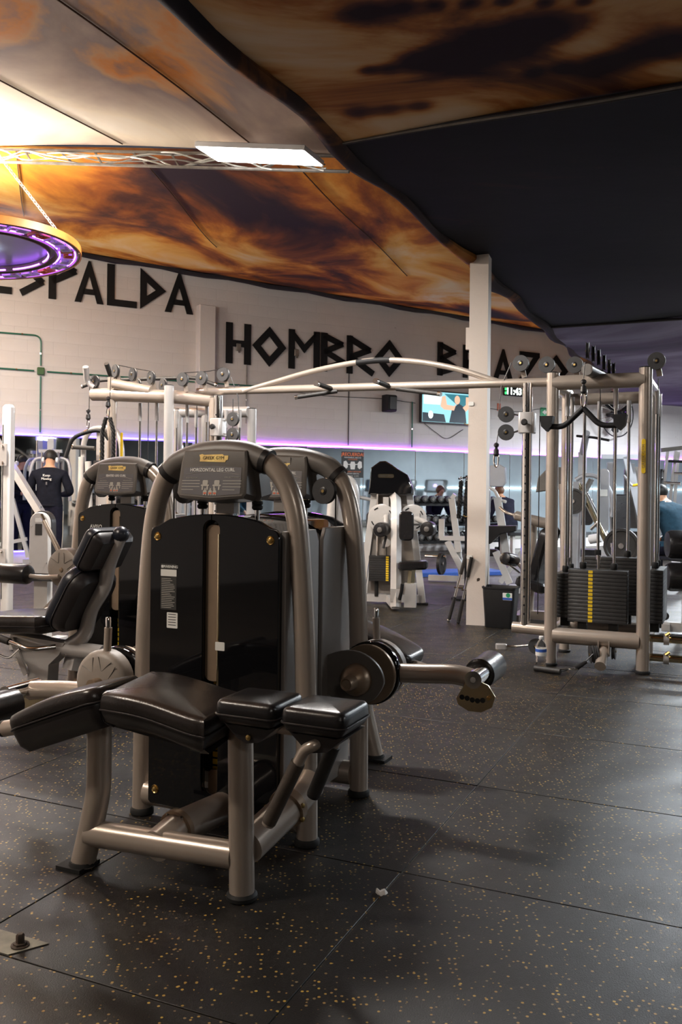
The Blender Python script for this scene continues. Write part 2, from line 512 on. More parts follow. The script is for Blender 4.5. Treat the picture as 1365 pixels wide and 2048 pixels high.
print_mat('print_mid_right', (0, 0, R(24)), .7, [(.3, (.003, .003, .005)), (.60, (.008, .006, .010)), (.68, (.05, .014, .008)), (.8, (.07, .02, .014))], (.5, .9, 1), .8)
print_mat('print_far_right', (0, 0, R(24)), .55, [(.3, (.010, .007, .018)), (.45, (.032, .022, .045)), (.55, (.09, .07, .12)), (.70, (.30, .28, .36))], (.6, .5, 1), 1.0)

fl = obj('floor', MB().box((3.5, 9, -.0545), (22, 32, .10)), 'rubber_base'); tag(fl, kind='structure')
mat_me = MB().slab(rrect(.899, .909, .004, 1), [(0, -.0044), (0, -.0012), (.0012, 0)], ex=(1, 0, 0), ey=(0, 1, 0), en=(0, 0, 1)).mesh('rubber_mat')
mat_me.materials.append(M['rubber_mat'])
cand = []
for i in range(-14, 14):
    for j in range(-2, 16):
        p = uv(-.955 + .905 * (i + .5), 1.74 + .915 * (j + .5))
        if -4.6 < p.x < 6.6 and -.6 < p.y < 11.4: cand.append((p.y, p))
cand.sort(key=lambda q: q[0])
for _, p in cand[:300]:
    m = obj('rubber_mat', mat_me, None, fl, (p.x, p.y, random.uniform(-.0007, .0003)), -AX + random.uniform(-.0015, .0015))

# ------------------------------------------------------------------ walls
wb = obj('wall_back', MB().box((8.6, .15, 2.62), (24.3, .3, 5.24)), 'mortar_paint', loc=W0 + Vector((0, 0, 0)), rotz=WROT); tag(wb, kind='structure')
blk = MB().slab(rrect(.396, .196, .008, 2), [(0, .004), (0, -.0006), (.003, -.002)], ex=(1, 0, 0), ey=(0, 0, 1), en=(0, 1, 0)).mesh('block')
for q in blk.polygons: q.use_smooth = False
blk.materials.append(M['block_paint'])
rest = MB(); nb = 0; spots = []
for r in range(15):
    z = 2.16 + .2 * r + .1
    if z > 5.12: continue
    for c in range(-7, 50):
        s = -.15 + .4 * c + (.2 if r % 2 else 0)
        if s < -2.6 or s > 19.5: continue
        spots.append((s, z))
spots.sort(key=lambda q: q[0])
for (s, z) in spots:
    dy = random.uniform(-.0006, .0006)
    if nb < 300:
        obj('block', blk, None, wb, (s, dy, z)); nb += 1
    else:
        rest.slab(rrect(.396, .196, .008, 1, s, z), [(0, .004), (0, -.0006), (.003, -.002)], o=(0, dy, 0), ex=(1, 0, 0), ey=(0, 0, 1), en=(0, 1, 0))
bc = tag(obj('block_courses', rest, 'block_paint', wb), kind='stuff')
for q in bc.data.polygons: q.use_smooth = False
obj('pilaster', MB().slab(rrect(.30, 4.42, .015, 2, 0, 2.21), [(0, 0), (0, -.16), (.012, -.172)], o=(2.62, .0, 0), ex=(1, 0, 0), ey=(0, 0, 1), en=(0, 1, 0)), 'wall_paint', wb)
obj('crack', MB().tube([(5.56, -.012, 4.05), (5.56, -.012, 2.08)], .008, 6), 'matt_black', wb)
cor = wall(-3.2, 0)
wlft = obj('wall_left', MB().box((-.15, -9.6, 2.62), (.3, 19.6, 5.24)), 'wall_paint', loc=(cor.x, cor.y, 0), rotz=R(1.2)); tag(wlft, kind='structure')
wr = obj('wall_right', MB().box((13.15, 9, 2.4), (.3, 32.4, 4.8)), 'wall_dull'); tag(wr, kind='structure')
wf = obj('wall_front', MB().box((4, -6.0, 2.6), (21, .3, 5.2)), 'wall_dark'); tag(wf, kind='structure')

# mirror along the back wall
mir = thing('wall_mirror', 'long wall mirror of joined sheets under the purple light strip', 'mirror', W0, WROT)
sh = MB().slab(rrect(1.214, 1.82, .004, 1), [(0, -.002), (0, -.010), (.004, -.013)], ex=(1, 0, 0), ey=(0, 0, 1), en=(0, 1, 0)).mesh('mirror_sheet')
sh.materials.append(M['mirror_glass'])
for k in range(-2, 16):
    obj('mirror_sheet', sh, None, mir, (-.2 + .61 + 1.22 * k, 0, 1.115))

def strip(name, p0, p1, mat, label):
    p0, p1 = Vector(p0), Vector(p1); d = p1 - p0
    t = MB().bar((0, 0, 0), (d.length, 0, 0), .012, .02)
    return tag(obj(name, t, mat, loc=p0, rotz=math.atan2(d.y, d.x)), label, 'light strip')
strip('led_strip', wall(-2.6, 2.05, .03), wall(2.45, 2.05, .03), 'led_blue', 'glowing blue light strip above the mirror behind the standing man')
strip('led_strip', wall(2.79, 2.05, .03), wall(19.3, 2.05, .03), 'led_purple', 'glowing purple light strip along the mirror top under the wall letters')
strip('led_strip', wall(-2.6, .19, .03), wall(2.45, .19, .03), 'led_blue', 'glowing blue light strip along the bottom edge of the mirror')
strip('led_strip', (12.96, -2, 1.34), (12.96, 22, 1.34), 'led_white', 'white light strip along the far side wall, seen in the mirror')

# ------------------------------------------------------------------ ceilings (printed canvas)
T0, T1 = Vector((-2.68, 6.92, 3.90)), Vector((.03, 5.72, 3.42))
def tl(a):
    p = T0.lerp(T1, a)
    if a > 1: p.z = 3.42 + .12 * (a - 1)
    return p
def grid(nx, ny, fn):
    mb = MB(); vs = [fn(i / nx, j / ny) for j in range(ny + 1) for i in range(nx + 1)]
    fs = [(j * (nx + 1) + i, j * (nx + 1) + i + 1, (j + 1) * (nx + 1) + i + 1, (j + 1) * (nx + 1) + i) for j in range(ny) for i in range(nx)]
    return mb.add(vs, fs)
def wob(x, y, a=.025):
    return a * (math.sin(x * 2.1 + y * .7) + math.sin(y * 1.7 - x * .9) * .7)
def far_l(i, j):
    a = -1.6 + 3.1 * i; s = -.77 + 10.8 * a
    p = tl(a); q = wall(s, 5.08 - .027 * s, .02)
    r = p.lerp(q, j)
    r.z += wob(r.x, r.y) * 4 * j * (1 - j) - .28 * 4 * j * (1 - j) * .5
    return r
V = Vector((math.sin(AX), math.cos(AX), 0))
def near_l(i, j):
    p = tl(-1.6 + 2.9 * i) - V * (11.5 * j)
    p.z += wob(p.x, p.y, .02)
    return p
tag(obj('ceiling', grid(70, 50, far_l), 'print_far_left'), kind='structure')
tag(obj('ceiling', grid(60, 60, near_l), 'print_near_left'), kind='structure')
def rc(v0, v1, sag):
    def fn(i, j):
        u, v = -2.25 + 17.5 * i ** 1.3, v0 + (v1 - v0) * j
        p = uv(u, v)
        p.z = 3.36 - sag * math.sin(math.pi * j) * min(1, (u + 2.25) / 1.5) + wob(u, v, .012)
        return p
    return fn
cr = obj('ceiling', grid(60, 40, rc(-7, 4.92, .05)), 'print_near_right'); tag(cr, kind='structure')
cm = obj('ceiling', grid(60, 40, rc(4.92, 11.48, -.05)), 'print_mid_right'); tag(cm, kind='structure')
cf = obj('ceiling', grid(60, 40, rc(11.48, 27, .04)), 'print_far_right'); tag(cf, kind='structure')
pts = [uv(-2.25 + .03 * math.sin(k * .9), -3 + .25 * k, 3.36 + .012 * math.sin(k * 1.3)) for k in range(100)]
obj('rolled_edge', MB().tube(pts, [.045 + .022 * math.sin(k * .37) * math.sin(k * .11) for k in range(100)], 10, flat=1.4), 'print_edge', cr)
obj('fold_seam', MB().tube([uv(-2.2 + .3 * k, 4.92, 3.353 + .006 * math.sin(k)) for k in range(50)], .022, 8), 'dark_fabric_edge', cm)
obj('fold_cord', MB().tube([uv(-2.2 + .3 * k, 4.90, 3.338 + .004 * math.sin(k)) for k in range(50)], .007, 6), 'truss', cm)
obj('fold_seam', MB().tube([uv(-2.2 + .3 * k, 11.48, 3.352) for k in range(50)], .018, 8), 'dark_fabric_edge', cf)
# seams of the left canvas
cl = bpy.data.objects['ceiling.001']
for a in (.40, -.05, .78):
    obj('seam', MB().tube([tl(a) - V * (.05 + .3 * k) + Vector((0, 0, -.006 + wob(*(tl(a) - V * (.05 + .3 * k)).xy, .02))) for k in range(30)], .005, 5), 'seam_brown', cl)
cl2 = bpy.data.objects['ceiling']
for a in (.04, .42, .84):
    i = (a + 1.6) / 3.1
    obj('seam', MB().tube([far_l(i, .02 + .03 * k) + Vector((0, 0, -.008)) for k in range(14)], .005, 5), 'seam_brown', cl2)
obj('hem', MB().tube([wall(-.2 + .4 * k, 5.04 - .027 * (-.2 + .4 * k) + .02 * math.sin(k * 1.7), .10) for k in range(46)], .06, 8), 'dark_fabric_edge', cl2)

# ------------------------------------------------------------------ letters on the wall
def lbar(p, q, w):
    p, q = Vector(p), Vector(q); t = (q - p).normalized() * (w * .25); n = Vector((-t.y, t.x)).normalized() * (w / 2)
    p = p - t; q = q + t
    return [tuple(p - n), tuple(q - n), tuple(q + n), tuple(p + n)]
def path(pts, w): return [lbar(pts[i], pts[i + 1], w) for i in range(len(pts) - 1)]
st = [(0, 0), (.17, 0), (.17, 1), (0, 1)]
def ring(outer, inner):
    n = len(outer)
    return [[outer[i], outer[(i + 1) % n], inner[(i + 1) % n], inner[i]] for i in range(n)]
def sh2(poly, dx): return [(x + dx, y) for x, y in poly]
GL = {
    'A': [[(0, 0), (.16, 0), (.36, .66), (.36, 1), (.335, 1)], [(.72, 0), (.56, 0), (.36, .66), (.36, 1), (.385, 1)], [(.17, .2), (.55, .2), (.51, .33), (.21, .33)]],
    'L': [st, [(.17, 0), (.70, 0), (.70, .16), (.17, .16)]],
    'D': ring([(0, 0), (.62, .5), (0, 1)], [(.15, .33), (.37, .5), (.15, .68)]),
    'P': [st] + path([(.08, .91), (.58, .70), (.12, .44)], .16),
    'S': path([(.56, .93), (.10, .70), (.55, .36), (.06, .08)], .16),
    'E': path([(.6, .92), (.10, .92), (.42, .5), (.08, .08), (.6, .08)], .16),
    'H': [st, sh2(st, .47), [(.17, .42), (.47, .42), (.47, .58), (.17, .58)]],
    'O': ring([(.45, 0), (.90, .5), (.45, 1), (0, .5)], [(.45, .24), (.68, .5), (.45, .76), (.22, .5)]),
    'M': [st, sh2(st, .71)] + [[(.10, 1), (.17, .74), (.44, .42), (.44, .64)], [(.78, 1), (.71, .74), (.44, .42), (.44, .64)]],
    'B': [st] + path([(.10, .92), (.56, .74), (.12, .52), (.62, .27), (.10, .08)], .15),
    'R': [st] + path([(.10, .92), (.66, .66), (.12, .44), (.76, .06)], .16),
    'Z': [[(0, .84), (.72, .84), (.72, 1), (0, 1)], [(.0, 0), (.72, 0), (.72, .16), (0, .16)], [(.02, .16), (.22, .16), (.70, .84), (.50, .84)]],
}
def word(items, z0, h, wname):
    for (ch, s0, w, lab) in items:
        mb = MB(); polys = GL[ch]
        xm = max(x for p in polys for x, _ in p)
        for p in polys:
            mb.prism([(x / xm * w, y * h) for x, y in p], -.022, ex=(1, 0, 0), ey=(0, 0, 1), en=(0, 1, 0))
        o = obj('wall_letter', mb, 'letter_black', loc=wall(s0, z0, .012), rotz=WROT)
        tag(o, lab + ' on the white wall', 'letter', 'black letters on the wall')
word([('E', -1.02, .42, 'black angular letter E opening the word ESPALDA'), ('S', -.48, .38, 'black zigzag letter S of the word ESPALDA'), ('P', -.04, .45, 'black pointed letter P of the word ESPALDA'),
      ('A', .37, .47, 'black letter A between P and L of ESPALDA'), ('L', .90, .50, 'black letter L of the word ESPALDA'), ('D', 1.46, .45, 'black triangular letter D of ESPALDA'), ('A', 1.89, .51, 'black letter A ending the word ESPALDA')], 4.25, .69, 'ESPALDA')
word([('H', 3.02, .48, 'black letter H opening the word HOMBRO'), ('O', 3.53, .68, 'black diamond letter O between H and M of HOMBRO'), ('M', 4.26, .65, 'black letter M of the word HOMBRO'),
      ('B', 4.94, .54, 'black letter B of the word HOMBRO'), ('R', 5.50, .63, 'black letter R of the word HOMBRO'), ('O', 6.13, .68, 'black diamond letter O ending the word HOMBRO')], 3.46, .73, 'HOMBRO')
word([('B', 7.63, .52, 'black letter B opening the word BRAZO'), ('R', 8.28, .56, 'black letter R of BRAZO behind the column'), ('A', 9.07, .55, 'black letter A of the word BRAZO'),
      ('Z', 9.80, .56, 'black letter Z of the word BRAZO'), ('O', 10.5, .70, 'black diamond letter O ending the word BRAZO')], 3.58, .68, 'BRAZO')

# ------------------------------------------------------------------ conduits, sockets, small wall things
def wt(name, label, cat, s, z, off=0.0): return thing(name, label, cat, wall(s, z, off), WROT)
def conduit(pts, label, r=.013, mat='green_conduit'):
    t = thing('conduit', label, 'conduit', wall(pts[0][0], pts[0][1], .03), WROT)
    P = [Vector((s - pts[0][0], 0, z - pts[0][1])) for s, z in pts]
    obj('pipe', MB().tube(fil(P, .12, 6), r, 8), mat, t)
    for i in range(len(P) - 1):
        d = (P[i + 1] - P[i]); n = max(1, int(d.length / .6))
        for k in range(n):
            q = P[i] + d * ((k + .6) / n)
            dn = d.normalized()
            obj('clip', MB().cyl(q - dn * .012, q + dn * .012, r + .006, n=8), 'chrome', t)
    return t
conduit([(-1.6, 3.62), (-.15, 3.64), (-.15, 3.16)], 'bent green conduit dropping into the junction box on the wall')
conduit([(-.15, 2.99), (-.15, 2.09)], 'green conduit running from the junction box down to the mirror')
conduit([(-.05, 3.07), (2.44, 3.08)], 'green conduit running along the wall up to the pilaster')
conduit([(2.80, 3.08), (4.35, 3.09)], 'green conduit on the wall right of the pilaster under the letters')
conduit([(-1.6, 3.07), (-.25, 3.07)], 'green conduit reaching the junction box from the corner')
conduit([(7.02, 3.0), (7.02, 2.09)], 'short green conduit beside the wall television')
conduit([(3.42, 3.46), (3.42, 2.4)], 'thin grey conduit below the letter H', .010, 'truss')
bx = wt('junction_box', 'square green electrical junction box joining the wall conduits', 'junction box', -.15, 3.07, .012)
obj('body', MB().slab(rrect(.11, .12, .012, 2), [(0, 0), (0, -.045), (.01, -.055)], ey=(0, 0, 1), en=(0, 1, 0)), 'box_green', bx)
obj('screw', MB().cyl((.03, -.054, .04), (.03, -.06, .04), .006, n=8), 'chrome', bx)
for i, z in enumerate((3.86,)):
    for s in (3.26, 4.42):
        b = wt('wall_bracket', 'small grey metal bracket behind the letter ' + ('H' if s < 4 else 'M'), 'bracket', s, z - .1, .008)
        obj('plate', MB().slab(rrect(.09, .13, .01, 2), [(0, 0), (0, -.03), (.006, -.036)], ey=(0, 0, 1), en=(0, 1, 0)), 'truss', b)
        obj('arm', MB().bar((0, -.03, .02), (0, -.05, -.10), .03, .02), 'truss', b)

tv = wt('television', 'flat television on the wall showing a man exercising in a black shirt', 'television', 7.98, 2.92, .10)
obj('housing', MB().slab(rrect(1.62, .66, .012, 2), [(0, .05), (0, -.02), (.006, -.026)], ey=(0, 0, 1), en=(0, 1, 0)), 'black_plastic', tv)
scr = obj('screen', MB().slab(rrect(1.57, .61, .004, 1), [(0, 0), (0, -.003)], o=(0, -.0262, 0), ey=(0, 0, 1), en=(0, 1, 0)), 'tv_wall', tv)
def flat(poly, mat, name, lift, par=None, o=(0, -.0295, 0)):
    return obj(name, MB().prism(poly, -lift, o=o, ey=(0, 0, 1), en=(0, 1, 0)), mat, par or scr)
flat([(-.25, .28), (.62, .28), (.7, -.05), (.1, .05)], 'tv_teal', 'picture_shelf', .0004)
flat([(-.75, .05), (-.35, .05), (-.30, .28), (-.75, .28)], 'tv_bright', 'picture_window', .0004)
flat([(-.78, -.30), (-.20, -.30), (-.25, -.14), (-.78, -.12)], 'tv_dark', 'picture_bench', .0006)
flat([(.12, .10), (.28, .02), (.32, -.30), (-.12, -.30), (-.05, -.02)], 'tv_dark', 'picture_shirt', .0010)
flat([(-.30, .22), (-.22, .24), (-.18, .06), (.0, .04), (.06, .10), (.0, -.05), (-.25, -.04), (-.34, .02)], 'tv_skin', 'picture_arm', .0012)
flat([(.30, .24), (.38, .24), (.40, .02), (.30, -.06), (.22, .02), (.30, .08)], 'tv_skin', 'picture_arm', .0012)
flat(circ(.07, 14, .08, .17, .09), 'tv_skin', 'picture_face', .0013)
flat(circ(.06, 12, -.58, -.16, .08), 'tv_bright', 'picture_logo', .0013)
flat([(.40, -.30), (.78, -.30), (.78, -.12), (.48, -.18)], 'tv_bright', 'picture_rack', .0008)
obj('bracket', MB().box((0, .075, 0), (.3, .05, .2)), 'matt_black', tv)

sp = wt('loudspeaker', 'small black loudspeaker mounted on the wall beside the television', 'speaker', 6.43, 2.93, .02)
obj('cabinet', MB().slab(rrect(.25, .33, .02, 3), [(0, 0), (0, -.14), (.03, -.20)], ey=(0, 0, 1), en=(0, 1, 0)), 'matt_black', sp)
obj('grille', MB().slab(rrect(.16, .25, .02, 3, .015), [(0, 0), (.004, -.008)], o=(0, -.199, 0), ey=(0, 0, 1), en=(0, 1, 0)), 'black_plastic', sp)
ck = wt('digital_clock', 'small digital wall clock with glowing green and white digits', 'clock', 9.65, 3.37, .02)
obj('case', MB().slab(rrect(.60, .19, .02, 2), [(0, 0), (0, -.03), (.006, -.036)], ey=(0, 0, 1), en=(0, 1, 0)), 'black_plastic', ck)
text('digits', '11:43', .20, 'clock_white', ck, (-.03, -.038, 0), (1, 0, 0), (0, 0, 1), bold=.006)
for dx, w in ((-.255, .05), (.245, .075)):
    for dz in (-.04, .045):
        obj('indicator', MB().slab(rrect(w, .055, .008, 1, dx, dz), [(0, 0), (0, -.003)], o=(0, -.036, 0), ey=(0, 0, 1), en=(0, 1, 0)), 'clock_green', ck)
ex = wt('exit_sign', 'green rectangular sign with a white arrow pointing left', 'sign', 10.58, 2.98, .012)
obj('plate', MB().slab(rrect(.34, .20, .01, 2), [(0, 0), (0, -.006)], ey=(0, 0, 1), en=(0, 1, 0)), 'sign_green', ex)
obj('arrow', MB().prism([(-.12, 0), (-.03, .06), (-.03, .025), (.12, .025), (.12, -.025), (-.03, -.025), (-.03, -.06)], -.002, o=(0, -.0062, 0), ey=(0, 0, 1), en=(0, 1, 0)), 'ink_white', ex)
rs = wt('wall_notice', 'tiny red notice on the wall beside the column', 'notice', 9.25, 3.02, .01)
obj('sheet', MB().slab(rrect(.09, .16, .004, 1), [(0, 0), (0, -.003)], ey=(0, 0, 1), en=(0, 1, 0)), 'ink_red', rs)
po = wt('poster', 'black and orange reminder poster with a gripped barbell, stuck on the mirror', 'poster', 5.66, 1.71, .016)
obj('sheet', MB().slab(rrect(.49, .50, .003, 1), [(0, 0), (0, -.003)], ey=(0, 0, 1), en=(0, 1, 0)), 'ink_black', po)
text('title', '¡RECUERDA!', .092, 'ink_orange', po, (0, -.0035, .195), (1, 0, 0), (0, 0, 1), bold=.0012)
text('line', 'MANTENER EL ASEO DE', .035, 'ink_white', po, (0, -.0035, .135), (1, 0, 0), (0, 0, 1))
text('line', 'LOS EQUIPOS', .034, 'ink_orange', po, (0, -.0035, .10), (1, 0, 0), (0, 0, 1))
for sx in (-1, 1):
    obj('plate_drawing', MB().prism([(sx * .11, -.05), (sx * .15, -.085), (sx * .21, -.05), (sx * .20, .06), (sx * .15, .075), (sx * .11, .03)], -.001, o=(0, -.0032, 0), ey=(0, 0, 1), en=(0, 1, 0)), 'ink_white', po)
obj('hand_drawing', MB().prism([(-.045, -.09), (.045, -.09), (.06, .0), (.04, .06), (-.04, .06), (-.06, .0)], -.001, o=(0, -.0032, 0), ey=(0, 0, 1), en=(0, 1, 0)), 'ink_white', po)
obj('bar_drawing', MB().prism([(-.12, -.005), (.12, .0), (.12, .015), (-.12, .01)], -.0008, o=(0, -.0032, 0), ey=(0, 0, 1), en=(0, 1, 0)), 'ink_white', po)
text('line', 'EL EQUIPO Y DEVOLVER', .034, 'ink_orange', po, (0, -.0035, -.135), (1, 0, 0), (0, 0, 1))
text('line', 'MUCHAS GRACIAS', .034, 'ink_white', po, (0, -.0035, -.172), (1, 0, 0), (0, 0, 1))
text('line', 'GREEK GYM', .050, 'ink_tan', po, (0, -.0035, -.222), (1, 0, 0), (0, 0, 1))

fan = wt('wall_fan', 'large round wall fan with black blades behind the weight tower', 'fan', 12.45, 3.02, .30)
obj('guard', MB().tube([(.52 * math.cos(2 * math.pi * k / 40), 0, .52 * math.sin(2 * math.pi * k / 40)) for k in range(40)], .014, 8, closed=True), 'black_plastic', fan)
g = MB()
for k in range(24):
    a = 2 * math.pi * k / 24
    g.tube([(.08 * math.cos(a), -.06, .08 * math.sin(a)), (.35 * math.cos(a), -.07, .35 * math.sin(a)), (.52 * math.cos(a), 0, .52 * math.sin(a))], .0035, 4)
obj('guard_wires', g, 'chrome', fan)
for k in range(3):
    a = R(20 + 120 * k); cs, sn = math.cos(a), math.sin(a)
    poly = [(.05, -.05), (.40, -.11), (.46, 0), (.40, .11), (.05, .05)]
    obj('blade', MB().slab([(x * cs - y * sn, x * sn + y * cs) for x, y in poly], [(0, 0), (0, -.012)], ey=(0, 0, 1), en=(0, 1, 0)), 'matt_black', fan)
obj('motor', MB().lathe([(.05, -.05), (.09, -.03), (.10, .1), (.06, .18), (.04, .30)], axis=(0, 1, 0)), 'black_plastic', fan)
for i, (pts, lab) in enumerate([([(4.0, 3.05), (5.0, 3.0), (6.3, 3.02), (7.1, 2.98)], 'thin black cable drooping along the wall under the letters'),
                                ([(7.3, 2.6), (7.6, 2.42), (7.9, 2.3), (8.3, 2.5)], 'loose black cable hanging below the television'),
                                ([(8.9, 2.98), (9.8, 2.95), (10.6, 3.06), (11.9, 3.0)], 'thin dark cable along the wall under the clock')]):
    tag(obj('wall_cable', MB().tube(cat([wall(s, z, .02) for s, z in pts], 6), .006, 5), 'cable'), lab, 'cable')

# ------------------------------------------------------------------ steel column
co = thing('steel_column', 'white painted steel column with rust marks standing on the floor', 'column', uv(-2.14, 7.92), -AX + R(6))
obj('shaft', MB().box((0, -.085, 1.69), (.17, .010, 3.38)).box((0, .085, 1.69), (.17, .010, 3.38)).box((-.080, 0, 1.69), (.010, .16, 3.38)).box((.080, 0, 1.69), (.010, .16, 3.38)), 'column_paint', co)
obj('lip', MB().box((-.10, -.06, 2.62), (.035, .05, .20)), 'column_paint', co)
for z in (2.02, .62): obj('cable_clip', MB().slab(rrect(.05, .036, .008, 2), [(0, 0), (0, -.012)], o=(-.06, -.091, z), ey=(0, 0, 1), en=(0, 1, 0)), 'sticker_white', co)
for z in (.99, 1.83): obj('hook', MB().tube([(-.085, -.09, z), (-.10, -.11, z), (-.12, -.11, z + .01)], .004, 5), 'brass', co)
obj('rust_patch', MB().slab([(-.01, .0), (.012, .006), (.02, .025), (.008, .035), (-.012, .025)], [(0, 0), (.001, -.0006)], o=(.02, -.0905, .40), ey=(0, 0, 1), en=(0, 1, 0)), 'rust_brown', co)
for o in co.children:
    if o.name.startswith('rust'): o['label'] = 'small rust stain'

# ------------------------------------------------------------------ roof truss and lamps
tr = thing('roof_truss', 'thin steel roof truss wrapped with white wires under the canvas', 'truss', (0, 0, 0))
for dz, dy in ((-.03, 0), (-.13, .0)):
    obj('chord', MB().tube([tl(-.9 + .1 * k) + Vector((0, 0, dz)) for k in range(20)], .012, 6), 'truss', tr)
for k in range(16):
    a = -.85 + .115 * k
    obj('web', MB().bar(tl(a) + Vector((0, 0, -.03)), tl(a + (.05 if k % 2 else .025)) + Vector((0, 0, -.13)), .012, .012), 'truss', tr)
for q in range(5):
    random.seed(q)
    pts = [tl(-.9 + .08 * k) + Vector((random.uniform(-.02, .02), random.uniform(-.05, .03), -.08 + random.uniform(-.055, .05))) for k in range(24)]
    obj('wire', MB().tube(cat(pts, 3), .006, 5), 'wire_white' if q < 4 else 'truss', tr)

def led_panel(x, y, z, l, w, a, label, tilt=0):
    p = thing('ceiling_light', label, 'ceiling light', (x, y, z), R(a))
    obj('frame', MB().slab(rrect(l + .02, w + .02, .01, 2), [(0, 0), (0, .03), (.02, .04)], ex=(1, 0, 0), ey=(0, 1, 0), en=(0, 0, 1)), 'white_gloss', p)
    obj('diffuser', MB().slab(rrect(l, w, .006, 1), [(0, -.004), (0, .002)], ex=(1, 0, 0), ey=(0, 1, 0), en=(0, 0, 1)), 'panel_glow', p)
    return p
PL = ['bright white light panel fixed to the truss above the leg machines', 'white light panel on the truss by the left wall', 'white light panel over the standing man',
      'white light panel over the near left floor', 'white light panel over the wall fan corner', 'white light panel over the far machines', 'white light panel beside the weight tower',
      'white light panel over the treadmills', 'white light panel over the right floor', 'white light panel over the entrance floor']
for (x, y, z, l, w, a, p, c), lab in zip(PANELS, PL):
    q = led_panel(x, y, z, l, w, a, lab)
    if lab == PL[0]: q.rotation_euler = (0, R(10.2), R(a))

# ------------------------------------------------------------------ ring lamp with a meander pattern
rl = thing('ring_chandelier', 'round hanging lamp with orange rim, meander pattern and purple light lines', 'chandelier', (-2.62, 6.35, 2.90), R(10))
rl.rotation_euler = (R(-2.5), R(-3), R(10))
RR = .70
obj('rim', MB().lathe([(RR - .012, 0), (RR, 0), (RR, .055), (RR - .012, .055), (RR - .012, 0)], n=64, caps=False), 'rim_wood', rl)
obj('back_disc', MB().lathe([(RR - .014, .048), (RR - .014, .054), (.01, .054), (.01, .048)], n=48), 'grey_frame', rl)
for r_, w_ in ((RR - .02, .012), (RR - .17, .012), (RR - .22, .010)):
    obj('ring_band', MB().lathe([(r_ - w_, 0), (r_, 0), (r_, .04), (r_ - w_, .04), (r_ - w_, 0)], n=48, caps=False), 'bronze', rl)
for r_ in (RR - .045, RR - .155, RR - .235):
    for q in range(9):
        a0 = 40 * q
        obj('light_line', MB().tube([(r_ * math.cos(R(a0 + 3.6 * k)), r_ * math.sin(R(a0 + 3.6 * k)), .012) for k in range(10)], .006, 6), 'led_ring', rl)
mk = []
for q in range(24):
    a0 = 2 * math.pi * q / 24; w = 2 * math.pi / 24
    key = [(0, 0), (0, 1), (.75, 1), (.75, .25), (.35, .25), (.35, .6)]
    mb = MB()
    P = [((RR - .145 + .085 * y) * math.cos(a0 + w * x), (RR - .145 + .085 * y) * math.sin(a0 + w * x), .01) for x, y in key]
    for i in range(len(P) - 1): mb.bar(P[i], P[i + 1], .012, .02)
    obj('meander_piece', mb, 'sticker_white' if q % 3 else 'orange_paint', rl)
for q in range(3):
    a = R(-12 + 120 * q)
    p0, p1 = Vector((.62 * math.cos(a), .62 * math.sin(a), .05)), Vector((.05 * math.cos(a), .05 * math.sin(a), .86))
    mb = MB(); n = 34; d = (p1 - p0).normalized(); s1 = d.orthogonal().normalized(); s2 = d.cross(s1)
    for k in range(n):
        c_ = p0.lerp(p1, (k + .5) / n); L = (p1 - p0).length / n * .72
        sd = s1 if k % 2 else s2
        mb.tube([c_ + d * (L * math.cos(2 * math.pi * m / 8)) + sd * (.011 * math.sin(2 * math.pi * m / 8)) for m in range(8)], .0035, 5, closed=True)
    obj('chain', mb, 'wire_white', rl)
for q in range(4):
    a = R(20 + 45 * q)
    obj('star_line', MB().tube([(-.13 * math.cos(a), -.13 * math.sin(a), .03), (.13 * math.cos(a), .13 * math.sin(a), .03)], .005, 6), 'led_white', rl)

# added light tubes, out of view
TL = ['added unseen light tube on the truss by the left wall', 'added unseen light tube over the left aisle', 'added unseen light tube over the near left machines', 'added unseen light tube over the far right machines', 'added unseen light tube over the right aisle']
for (x, y, z, a, p), lab in zip(ADDED_TUBES, TL):
    t = thing('added_tube_lamp', lab, 'ceiling light', (x, y, z), R(a))
    obj('batten', MB().box((0, 0, .0), (1.25, .05, .04)), 'white_gloss', t)
    obj('tube', MB().cyl((-.6, 0, -.035), (.6, 0, -.035), .014, n=10), 'panel_glow', t)
    for sx in (-1, 1): obj('lamp_holder', MB().box((sx * .605, 0, -.028), (.02, .03, .05)), 'white_gloss', t)
    for sx in (-1, 1): obj('hanger', MB().cyl((sx * .5, 0, .02), (sx * .5, 0, .32), .003, n=5), 'chrome', t)
# ------------------------------------------------------------------ leg machines in the foreground
def pulley(name, parent, c, r, w, axis, hub='brass'):
    axis = Vector(axis).normalized(); c = Vector(c)
    p = obj(name, MB().lathe([(r * .86, -w / 2), (r, -w / 2), (r, -w * .30), (r * .88, -w * .08), (r * .88, w * .08), (r, w * .30), (r, w / 2), (r * .86, w / 2)], c, axis, 28), 'pulley', parent)
    obj('hub', MB().lathe([(r * .30, -w * .55), (r * .34, -w * .5), (r * .34, w * .5), (r * .30, w * .56)], c, axis, 16), 'black_plastic', p)
    obj('axle_bolt', MB().lathe([(r * .13, -w * .68), (r * .13, w * .70)], c, axis, 8), hub, p)
    return p
def roundtop(w, h, rise, r=.03, n=8, z0=0.0):      # panel outline with a gently domed top
    o = [(-w / 2 + r * .3, z0), (w / 2 - r * .3, z0), (w / 2, z0 + r * .3)]
    o += [(w / 2, h - r)]
    for k in range(5):
        a = R(90 * k / 4); o.append((w / 2 - r + r * math.cos(a), h - r + r * math.sin(a)))
    for k in range(1, n):
        x = (w / 2 - r) * (1 - 2 * k / n); o.append((x, h + rise * (1 - (x / (w / 2)) ** 2)))
    for k in range(5):
        a = R(90 + 90 * k / 4); o.append((-w / 2 + r + r * math.cos(a), h - r + r * math.sin(a)))
    o += [(-w / 2, h - r), (-w / 2, z0 + r * .3)]
    return o
